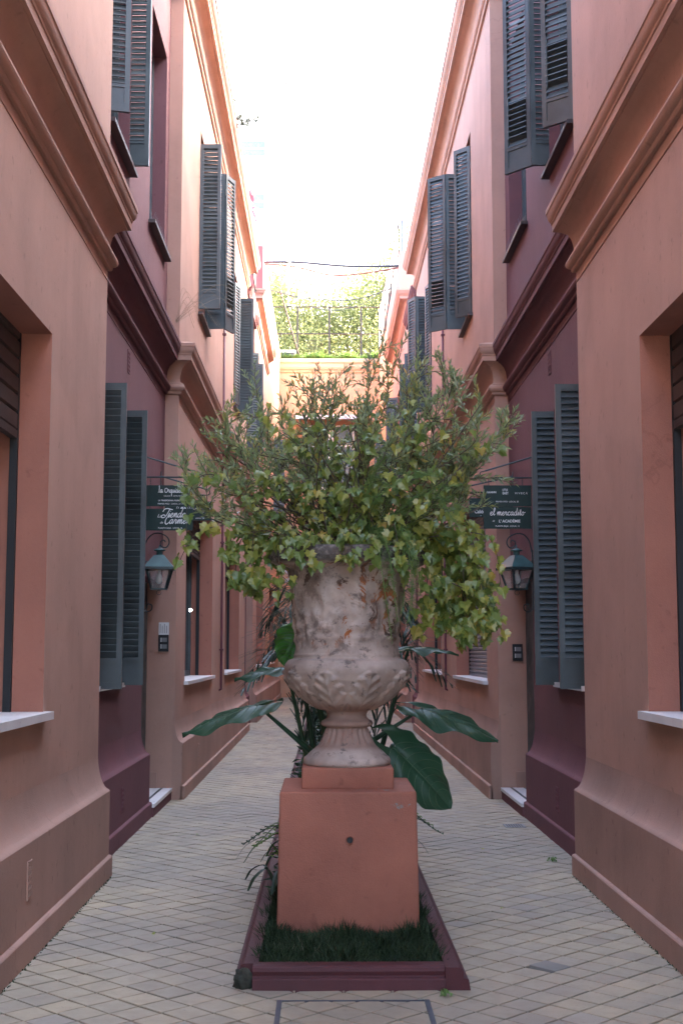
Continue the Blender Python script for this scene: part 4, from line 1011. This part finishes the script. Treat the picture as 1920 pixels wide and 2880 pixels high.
# lawn strip round the pedestal
N = 24000; gx = nr.uniform(-.43, .43, N); gy = 6.14+nr.uniform(0, 1, N)*1.6; ok = ~((np.abs(gx) < .372) & (gy > 6.835)); gx, gy = gx[ok], gy[ok]
hgt = nr.uniform(.05, .135, len(gx))*(.75+.35*np.sin(gx*17+2)*np.cos(gy*13)); hgt *= np.where(gy < 6.25, .75, 1.0)
P_ = np.stack([gx, gy, np.full(len(gx), .065)], 1); Dg = np.stack([nr.normal(0, .6, len(gx)), nr.normal(-.08, .6, len(gx)), np.ones(len(gx))], 1)
o = leaf_cloud('grass', P_, Dg, hgt, .0055, M['grass'], mid=.5); tag(o, 'dark short grass in front of and beside the pedestal', 'grass', kind='stuff')
# tiny weeds in the joints
for (x, y, lb) in ((.42, 5.93, 'tiny weed sprouting from the joint in front of the kerb'), (1.55, 9.6, 'tiny weed at the foot of the right-hand burgundy wall')):
    N = 26; P_ = np.stack([nr.normal(x, .012, N), nr.normal(y, .012, N), nr.uniform(.006, .03, N)], 1)
    o = leaf_cloud('weed', P_, nr.normal(size=(N, 3))+[0, 0, .6], .022, .014, M['fern']); tag(o, lb, 'weed')
N = 900; sgn = np.where(nr.rand(N) < .5, -1, 1); yy = nr.uniform(5.8, 9.0, N)
o = leaf_cloud('moss', np.stack([sgn*(1.587-np.abs(nr.normal(0, .006, N))), yy, np.full(N, .004)], 1), nr.normal(size=(N, 3))+[0, 0, .5], .014, .008, M['grass']); tag(o, 'dark moss along the foot of the walls', 'moss', kind='stuff')

# ------------------------------------------------------------------ roof plants, terrace grass, trees
N = 3000; P_ = np.stack([nr.uniform(-1.9, 1.9, N), nr.uniform(43.0, 43.25, N), np.full(N, 11.46)], 1)
lv = .24+.14*np.sin(P_[:, 0]*5)*np.cos(P_[:, 0]*11+1)
o = leaf_cloud('terrace_grass', P_, np.stack([nr.normal(0, .5, N), nr.normal(0, .4, N), np.ones(N)], 1), lv*nr.uniform(.5, 1.2, N), .022, M['rgrass']); tag(o, 'bright green grass along the top of the end wall', 'grass', kind='stuff')
def roof_shrub(x, y, z, r_, label, mat, N, ln):
    e = empty('roof_shrub', (x, y, z), label, 'shrub'); m = MB()
    PP, DD = [], []
    for k in range(16):
        v = Vector((rnd.gauss(0, .5), rnd.gauss(0, .6), abs(rnd.gauss(.7, .5)))).normalized()*r_*rnd.uniform(.6, 1.2); p0 = Vector((x, y, z)); m.tube([p0, p0+v*.5+Vector((0, 0, .03)), p0+v], .006, 4, False)
        for q in range(N//16): PP.append(tuple(p0+v*rnd.uniform(.3, 1.02))); DD.append(tuple(v.normalized()*.5+Vector((rnd.gauss(0, .6), rnd.gauss(0, .6), rnd.gauss(0, .5)))))
    m.build('stems', M['bark'], e); leaf_cloud('leaves', np.array(PP), np.array(DD), ln, ln*.2, M[mat], e, kind='stuff')
roof_shrub(-1.62, 18.7, 9.42, .62, 'grey scraggly shrub growing on the left roof edge', 'dry', 900, .11)
strap_plant(-1.60, 22.0, 'upper red cordyline on the left roof edge', 14, .50, .06, 21, 'cord', 9.42, .55, 'cordyline', 'plant')
strap_plant(-1.60, 23.1, 'lower red cordyline on the left roof edge beside the railing', 14, .52, .06, 22, 'cord', 9.42, .55, 'cordyline', 'plant')
e = empty('dry_weed', (-1.63, 12.6, 4.84), 'wispy dry weed growing on the left burgundy cornice', 'weed'); m = MB()
for k in range(17):
    v = Vector((rnd.uniform(.1, .75), rnd.gauss(0, .35), rnd.uniform(.1, .75))); p0 = Vector((-1.63, 12.6+rnd.gauss(0, .05), 4.84)); m.tube(bez([p0, p0+v*.55+Vector((0, 0, .1)), p0+v*.9+Vector((0.05, 0, -.22))], 5), .0011, 3, False)
m.build('stems', M['straw'], e)
def tree(x, y, label, H, cr, seed, n=9000):
    e = empty('tree', (x, y, 0), label, 'tree'); rr = random.Random(seed); rs_ = np.random.RandomState(seed)
    m = MB(); top = Vector((x, y, H*.62)); m.tube(bez([(x, y, -.05), (x+.15, y, H*.3), top], 6), [.32*(1-.045*i) for i in range(13)], 9); tk = m.build('trunk', M['bark'], e, True)
    cl = []; m = MB()
    for k in range(42):
        v = Vector((rr.gauss(0, 1), rr.gauss(0, 1), rr.gauss(.25, .9))).normalized()*rr.uniform(.45, 1.0); c = Vector((x+v.x*cr, y+v.y*cr, H*.70+v.z*H*.22)); cl.append((c, rr.uniform(.8, 1.5)))
        m.tube(bez([top-Vector((0, 0, rr.uniform(0, H*.25))), top.lerp(c, .5)+Vector((0, 0, .3)), c], 5), [.10, .09, .08, .07, .06, .05, .045, .04, .03, .02, .015], 5, False)
    m.build('limb', M['bark'], e)
    pp = np.concatenate([np.array(c)+rs_.normal(size=(n//42, 3))*rad*.62 for c, rad in cl])
    o = leaf_cloud('crown', pp, rs_.normal(size=pp.shape)+[0, 0, -.2], rs_.uniform(.10, .20, len(pp)), .085, M['tree'], e, kind='stuff')
tree(-2.8, 57, 'leafy tree behind the terrace, leftmost of three', 20.8, 3.3, 1, 30000)
tree(1.2, 60, 'broad leafy tree behind the middle of the terrace', 21.6, 3.9, 2, 40000)
tree(3.9, 56, 'taller leafy tree behind the terrace, rightmost of three', 22.4, 2.8, 3, 24000)

# ------------------------------------------------------------------ signs
def text(body, size, x, y, z, parent, align='CENTER', shear=0, off=0, sx=1.0, space=1.0):
    cu = bpy.data.curves.new('text', 'FONT'); cu.body = body; cu.size = size; cu.align_x = align; cu.align_y = 'CENTER'; cu.shear = shear; cu.offset = off; cu.space_character = space
    to = bpy.data.objects.new('text', cu); COL.objects.link(to); bpy.context.view_layer.update()
    me = bpy.data.meshes.new_from_object(to.evaluated_get(bpy.context.evaluated_depsgraph_get())); bpy.data.objects.remove(to)
    me.transform(Matrix.Translation((x, y, z)) @ Matrix.Rotation(R(90), 4, 'X') @ Matrix.Diagonal((sx, 1, 1, 1))); me.materials.clear()
    return link('lettering', me, parent, M['letter'])
A_ = {'e': ([[(0, .35), (.35, .55), (.55, .8), (.4, 1), (.15, .8), (.1, .35), (.3, .02), (.55, .08), (.8, .35)]], .8),
 'l': ([[(0, .35), (.35, 1.1), (.5, 1.8), (.35, 2.1), (.22, 1.7), (.2, .5), (.35, .05), (.6, .35)]], .6),
 'm': ([[(0, .35), (.15, .9), (.22, .9), (.22, 0)], [(.22, .1), (.45, .95), (.6, .9), (.62, 0)], [(.62, .1), (.85, .95), (1.0, .9), (1.02, .25), (1.15, .03), (1.35, .35)]], 1.35),
 'n': ([[(0, .35), (.15, .9), (.22, .9), (.22, 0)], [(.22, .1), (.45, .95), (.62, .9), (.64, .25), (.78, .03), (.95, .35)]], .95),
 'r': ([[(0, .35), (.2, 1.05), (.28, .88), (.5, .9), (.48, .3), (.6, .03), (.8, .35)]], .8),
 'c': ([[(.65, .8), (.45, 1), (.15, .8), (.08, .4), (.3, .02), (.55, .08), (.8, .35)]], .8),
 'a': ([[(.65, .85), (.4, 1), (.1, .7), (.1, .25), (.3, 0), (.55, .3), (.68, .95), (.66, .3), (.8, .03), (1, .35)]], 1.0),
 'd': ([[(.65, .85), (.4, 1), (.1, .7), (.1, .25), (.3, 0), (.55, .3), (.78, 2.1), (.68, .3), (.8, .03), (1, .35)]], 1.0),
 'i': ([[(0, .35), (.2, 1), (.2, .25), (.32, .03), (.5, .35)], [(.22, 1.4), (.27, 1.52)]], .5),
 't': ([[(0, .35), (.27, 1.7), (.22, .3), (.35, .03), (.55, .35)], [(.05, 1.15), (.5, 1.2)]], .55),
 'o': ([[(.4, 1), (.1, .7), (.1, .25), (.35, 0), (.6, .3), (.58, .8), (.4, 1), (.6, .8), (1.1, .85)]], .95),
 'u': ([[(0, .5), (.1, 1), (.1, .3), (.3, .02), (.55, .3), (.62, 1), (.62, .3), (.75, .03), (.9, .35)]], .9),
 'q': ([[(.62, .85), (.4, 1), (.1, .7), (.1, .25), (.3, 0), (.58, .35), (.64, .95), (.62, 0), (.6, -1.3)]], .75),
 'T': ([[(-.6, 1.3), (-.4, 1.9), (.2, 2.1), (.9, 1.95), (1.6, 1.8)], [(.85, 1.95), (.6, .9), (.25, .1), (-.3, -.1), (-.6, .3), (-.25, .6), (.2, .4)]], .9),
 'C': ([[(.9, 1.6), (.75, 2.0), (.3, 1.8), (-.05, .9), (.1, .1), (.5, -.1), (1, .4)]], 1.0),
 'L': ([[(.35, 2.4), (.42, 1.2), (.3, .2), (-.1, .0), (.3, .12), (.8, .15)]], .8),
 'O': ([[(.6, 1.5), (.2, 1.3), (.05, .7), (.3, .1), (.8, .05), (1.15, .6), (1.0, 1.25), (.6, 1.5)], [(.45, 1.45), (.12, 1.0), (.2, .3), (.5, .02)]], 1.25), ' ': ([], .55)}
def script(word, xh, x, y, z, parent, w=.09, slant=.12, sx=1.0):
    V, F = [], []; cx = 0; strokes = []
    for ch in word:
        st_, adv = A_[ch]
        for q in st_: strokes.append([(cx+a, b_) for a, b_ in q])
        cx += adv
    for q in strokes:
        pts = bez([(a, b_, 0) for a, b_ in q], 5) if len(q) > 2 else [Vector((a, b_, 0)) for a, b_ in q]
        n0 = len(V); n_ = len(pts)
        for i, p in enumerate(pts):
            d = (pts[min(i+1, n_-1)]-pts[max(i-1, 0)]); d = d.normalized() if d.length > 0 else Vector((1, 0, 0)); o = Vector((-d.y, d.x, 0))*w
            for sg in (-1, 1):
                a = p+o*sg; V.append((x+((a.x-cx/2)+a.y*slant)*xh*sx, y, z+(a.y-.5)*xh))
        for i in range(n_-1): F.append((n0+2*i, n0+2*i+1, n0+2*i+3, n0+2*i+2))
    me = bpy.data.meshes.new('lettering'); me.from_pydata(V, [], F); me.update(); return link('lettering', me, parent, M['letter'])
def chain(parent, x, y, z0, z1):
    m = MB(); n = max(2, int((z0-z1)/.016))
    for k in range(n):
        zc = z0-(z0-z1)*(k+.5)/n; hh = (z0-z1)/n*.75; u = Vector((1, 0, 0)) if k % 2 else Vector((0, 1, 0))
        m.tube([Vector((x, y, zc))+u*.005*math.cos(t_)+Vector((0, 0, hh*math.sin(t_))) for t_ in np.linspace(0, 2*math.pi, 9)], .0016, 4, False)
    m.build('chain', M['iron'], parent)
def bracket(name, label, s, Y, boards, zlow=3.185, ztop=3.385, xt=1.345):
    e = empty(name, (s*BX, Y, 3.1), label, 'sign')
    m = MB(); m.box(*sorted((s*(BX-.008), s*BX)), Y-.012, Y+.012, zlow-.05, ztop+.05); m.build('wall_plate', M['iron'], e)
    m = MB(); m.tube([(s*BX, Y, ztop), (s*(xt+.05), Y, zlow+.066)], .0085, 6); m.tube([(s*BX, Y, zlow), (s*(xt+.05), Y, zlow)], .0085, 6)
    m.tube(bez([(s*(xt+.05), Y, zlow+.066), (s*(xt+.005), Y, zlow+.05), (s*(xt+.01), Y, zlow+.008), (s*(xt+.05), Y, zlow)], 5), .005, 6); m.build('arm', M['iron'], e)
    for (x0, x1, z0, z1, tilt) in boards:
        b_ = MB(); b_.box(x0, x1, Y-.006, Y+.006, z0, z1); bo = b_.build('board', M['signg'], e); e['_b'] = 1
        yield_boards.append(bo)
        for xx in (x0+.05, x1-.085):
            zt_ = zlow-.006 if z1 > 3.0 or len(boards) == 1 else z1+.03
            chain(e, xx, Y, zt_, z1-.004)
    del e['_b']
    return e
yield_boards = []
bracket('hanging_sign', 'front left pair of green hanging boards reading La Orquidea and La Tienda de Carmen', -1, 12.05, [(-1.83, -1.375, 2.908, 3.108, 0), (-1.83, -1.375, 2.678, 2.884, 0)])
q1, q2 = yield_boards[-2:]; y = 12.05-.0075; cx = -1.585
script('La Orquidea', .028, cx, y, 3.052, q1, .11, .05, .92)
text('CECILIA', .017, cx-.035, y, 3.005, q1); text('CAMUYRANO', .017, cx+.075, y, 3.005, q1); text('LA TRADICIONAL FLORERIA', .0185, cx, y, 2.962, q1, off=.0004); text('PRIMER PISO · LOCAL 29-31', .020, cx, y, 2.93, q1)
script('Tienda', .040, cx+.04, y, 2.822, q2, .10, .3); script('Carmen', .040, cx+.065, y, 2.762, q2, .10, .3); text('La', .045, cx-.105, y, 2.815, q2, shear=.4); text('de', .03, cx-.085, y, 2.752, q2, shear=.4)
text('PLANTA BAJA · LOCAL 16', .020, cx, y, 2.70, q2)
bracket('hanging_sign', 'rear left green hanging board reading Compania Creativa, behind the front pair', -1, 13.3, [(-1.80, -1.315, 2.90, 3.098, 0)], zlow=3.165, ztop=3.365, xt=1.33)
q1 = yield_boards[-1]; y = 13.3-.0075
text('COMPAÑÍA CREATIVA', .024, -1.415, y, 3.022, q1, off=.0004, sx=.9); text('y arte en papel', .026, -1.40, y, 2.987, q1, shear=.35); text('LOCAL 14', .02, -1.43, y, 2.922, q1)
m = MB(); m.poly([(-1.64, y, 3.012), (-1.57, y, 3.012), (-1.58, y, 3.036), (-1.588, y, 3.041), (-1.622, y, 3.041), (-1.63, y, 3.036)])
for sg in (-1, 1):
    for rr_ in (.05, .068): 
        pts = [Vector((-1.605+sg*rr_*math.cos(a), y, 3.025+.6*rr_*math.sin(a))) for a in np.linspace(-.6, .6, 6)]
        for p, q in zip(pts, pts[1:]): m.quad(p, q, q+Vector((sg*.004, 0, 0)), p+Vector((sg*.004, 0, 0)))
m.build('emblem', M['letter'], q1)
bracket('hanging_sign', 'front right pair of green hanging boards reading Viveca and el mercadito', 1, 12.05, [(1.378, 1.832, 2.910, 3.112, 0), (1.375, 1.828, 2.698, 2.904, 0)])
q1, q2 = yield_boards[-2:]; y = 12.05-.0075
text('LALA&NINI', .024, 1.455, y, 3.045, q1, off=.0006, sx=.72); text('LITTLE', .027, 1.582, y, 3.068, q1, sx=.65, off=.0004); text('BABY', .036, 1.585, y, 3.036, q1, sx=.65, off=.0004); text('VIVECΛ', .026, 1.735, y, 3.035, q1, space=1.5)
text('PRIMER PISO · LOCAL 30', .020, 1.60, y, 2.955, q1)
script('el mercadito', .034, 1.600, y, 2.842, q2, .085, .1, 1.0); text('de', .022, 1.468, y, 2.772, q2, shear=.4); text("L' ACADÉMIE", .036, 1.62, y, 2.769, q2, off=.0008, sx=.98); text('PLANTA BAJA · LOCAL 15', .020, 1.60, y, 2.722, q2)
bracket('hanging_sign', 'rear right green hanging board reading Calio, half hidden behind the front pair', 1, 13.3, [(1.382, 1.84, 2.938, 3.138, 0)], zlow=3.20, ztop=3.37, xt=1.335)
q1 = yield_boards[-1]; y = 13.3-.0075
text('Calió', .052, 1.435, y, 2.995, q1, 'LEFT', off=.0008, sx=.85); text('E', .022, 1.497, y, 3.065, q1, 'LEFT'); text('P', .018, 1.497, y, 2.952, q1, 'LEFT')

# ------------------------------------------------------------------ wall lanterns
def lantern(s, rotz, label):
    cx, cy = s*1.69, 12.1; e = empty('wall_lantern', (s*BX, cy, 2.1), label, 'lamp'); Rz = Matrix.Translation((cx, cy, 0)) @ Matrix.Rotation(rotz, 4, 'Z')
    def fr(h0, z0, h1, z1): return [tuple(Rz @ Vector((sx*h0, sy*h0, z0))) for sx, sy in ((-1, -1), (1, -1), (1, 1), (-1, 1))] + [tuple(Rz @ Vector((sx*h1, sy*h1, z1))) for sx, sy in ((-1, -1), (1, -1), (1, 1), (-1, 1))]
    def frus(m, *a):
        n = len(m.v); m.v += fr(*a); m.f += [tuple(n+i for i in q) for q in ((0, 1, 5, 4), (1, 2, 6, 5), (2, 3, 7, 6), (3, 0, 4, 7), (3, 2, 1, 0), (4, 5, 6, 7))]
    m = MB(); frus(m, .138, 2.332, .044, 2.448); m.build('roof', M['lampgreen'], e)
    m = MB(); frus(m, .144, 2.308, .144, 2.331); m.build('eaves_band', M['iron'], e)
    m = MB(); m.lathe([(.03, 2.44), (.03, 2.485), (.056, 2.49), (.058, 2.497), (.03, 2.508), (.006, 2.52), (.006, 2.545)], (cx, cy, 0), 14, True); m.build('cap', M['lampgreen'], e, True)
    m = MB()
    for sx, sy in ((-1, -1), (1, -1), (1, 1), (-1, 1)): m.tube([Rz @ Vector((sx*.113, sy*.113, 2.315)), Rz @ Vector((sx*.068, sy*.068, 2.132))], .011, 4)
    frus(m, .076, 2.120, .076, 2.134); m.build('frame', M['iron'], e)
    for k in range(4):
        q = fr(.062, 2.136, .106, 2.31); g_ = MB(); a, b_ = k, (k+1) % 4; g_.quad(q[a], q[b_], q[4+b_], q[4+a]); g_.build('pane', M['lglass'], e)
    m = MB(); m.lathe([(.0, 2.175), (.018, 2.18), (.032, 2.20), (.034, 2.225), (.022, 2.26), (.016, 2.275), (.016, 2.312)], (cx, cy, 0), 12); m.build('bulb', M['bulb'], e, True)
    m = MB(); w_ = s*BX; k = -s
    m.box(*sorted((w_, w_+k*.012)), cy-.012, cy+.012, 1.93, 2.5)
    sp_ = [(w_+k*.01, 2.48), (w_+k*.03, 2.58), (w_+k*.085, 2.645), (w_+k*.155, 2.655), (w_+k*.225, 2.62), (w_+k*.245, 2.565), (w_+k*.215, 2.52), (w_+k*.17, 2.535), (w_+k*.165, 2.575), (w_+k*.195, 2.59), (w_+k*.21, 2.57)]
    m.tube(bez([(x, cy, z) for x, z in sp_], 6), .0065, 6)
    m.tube([(w_, cy, 2.40), (w_+k*.06, cy, 2.375)], .005, 5)
    m.tube(bez([(w_+k*.01, cy, 1.95), (w_+k*.04, cy, 1.915), (w_+k*.085, cy, 1.93), (w_+k*.09, cy, 1.975), (w_+k*.05, cy, 1.985), (w_+k*.045, cy, 1.95)], 5), .006, 6)
    m.tube([(cx+.022*math.cos(a), cy, 2.095+.022*math.sin(a)) for a in np.linspace(.6, 6.4, 12)], .003, 5); m.build('bracket', M['iron'], e)
lantern(-1, R(3), 'green four-sided lantern on scroll bracket on the left burgundy wall')
lantern(1, R(24), 'green four-sided lantern on scroll bracket on the right burgundy wall')

# ------------------------------------------------------------------ entry phones, notice, drain, cover
def phone(x, z, label):
    Y = 13.57; e = empty('entry_phone', (x, Y, z), label, 'entry phone'); m = MB(); m.box(x-.053, x+.053, Y-.018, Y+.001, z-.088, z+.088); m.build('plate', M['black'], e)
    for dz in (.035, -.035):
        m = MB(); m.box(x-.012, x+.036, Y-.021, Y-.0182, z+dz-.022, z+dz+.022); m.build('button_panel', M['steel'], e)
        for k in range(4):
            m = MB(); m.box(x-.030, x-.018, Y-.022, Y-.0182, z+dz-.02+k*.011, z+dz-.012+k*.011); m.build('button', M['paper'], e)
phone(-1.823, 1.627, 'dark entry phone under a paper notice beside the left doorway')
phone(1.905, 1.53, 'dark entry phone beside the right doorway')
m = MB(); m.box(-1.875, -1.768, 13.562, 13.569, 1.712, 1.845); no = m.build('notice', M['paper']); tag(no, 'white paper notice above the left entry phone', 'notice')
m = MB()
for k in range(4): m.box(-1.862+k*.022, -1.857+k*.022, 13.5612, 13.5618, 1.73, 1.83-.02*(k % 2))
m.build('print', M['cable'], no)
dr = empty('drain_grate', (1.55, 11.52, 0), 'dark slotted drain grate in the paving by the right burgundy wall', 'drain')
m = MB(); x0, x1, y0, y1 = 1.46, 1.64, 11.42, 11.62
m.box(x0, x1, y0, y0+.02, .006, .0125); m.box(x0, x1, y1-.02, y1, .006, .0125); m.box(x0, x0+.02, y0+.02, y1-.02, .006, .0125); m.box(x1-.02, x1, y0+.02, y1-.02, .006, .0125); m.build('frame', M['steel'], dr)
m = MB(); m.quad((x0+.01, y0+.01, .0095), (x1-.01, y0+.01, .0095), (x1-.01, y1-.01, .0095), (x0+.01, y1-.01, .0095)); m.build('dark_sheet', M['black'], dr)  # black sheet under the bars, shade of the drain put in as colour
for k in range(6): m = MB(); m.box(x0+.03+k*.022, x0+.04+k*.022, y0+.02, y1-.02, .0096, .0122); m.build('slat', M['steel'], dr)
cv = empty('inspection_cover', (0, 5.6, 0), 'tile-filled inspection cover with dark steel frame at the bottom edge', 'cover'); x0, x1, y0, y1 = -.332, .342, 5.18, 5.86
m = MB(); m.box(x0, x0+.022, y0, y1, .004, .0135); m.build('frame_bar', M['cable'], cv); m = MB(); m.box(x1-.022, x1, y0, y1, .004, .0135); m.build('frame_bar', M['cable'], cv)
m = MB(); m.box(x0+.0225, x1-.0225, y1-.008, y1, .004, .0125); m.build('frame_bar', M['cable'], cv); m = MB(); m.box(x0+.0225, x1-.0225, y0, y0+.022, .004, .0135); m.build('frame_bar', M['cable'], cv)
m = MB(); m.lathe([(.0, -.018), (.013, -.013), (.018, 0), (.013, .013), (.0, .018)], (0, 0, 0), 10); m.v = [(x-1.80, y+16.0, z+2.05) for x, y, z in m.v]
sl_ = tag(m.build('spot_lamp', M['spot'], None, True), 'small lit spot lamp hanging in the left shop window', 'lamp')
m = MB(); m.tube([(-1.80, 16.0, 2.07), (-1.80, 16.0, 3.379)], .003, 5); m.build('flex', M['black'], sl_)
# fallen leaves on the paving
for k, (x, y, lb) in enumerate(((-1.05, 7.2, 'small fallen leaf lying on the left path nearest the viewer'), (-1.2, 11.0, 'small fallen leaf on the left path beside the burgundy wall'), (.95, 7.9, 'small fallen leaf on the right path beside the pedestal'), (1.1, 10.2, 'small fallen leaf on the right path near the drain'))):
    o = bpy.data.objects.new('fallen_leaf', VL[k % 5][0]); COL.objects.link(o); o.location = (x, y, .011); o.rotation_euler = (rnd.gauss(0, .2), rnd.gauss(0, .2), rnd.uniform(0, 6)); o.scale = (.026, .026, .026)
    tag(o, lb, 'leaf', 'fallen leaves on the paving')
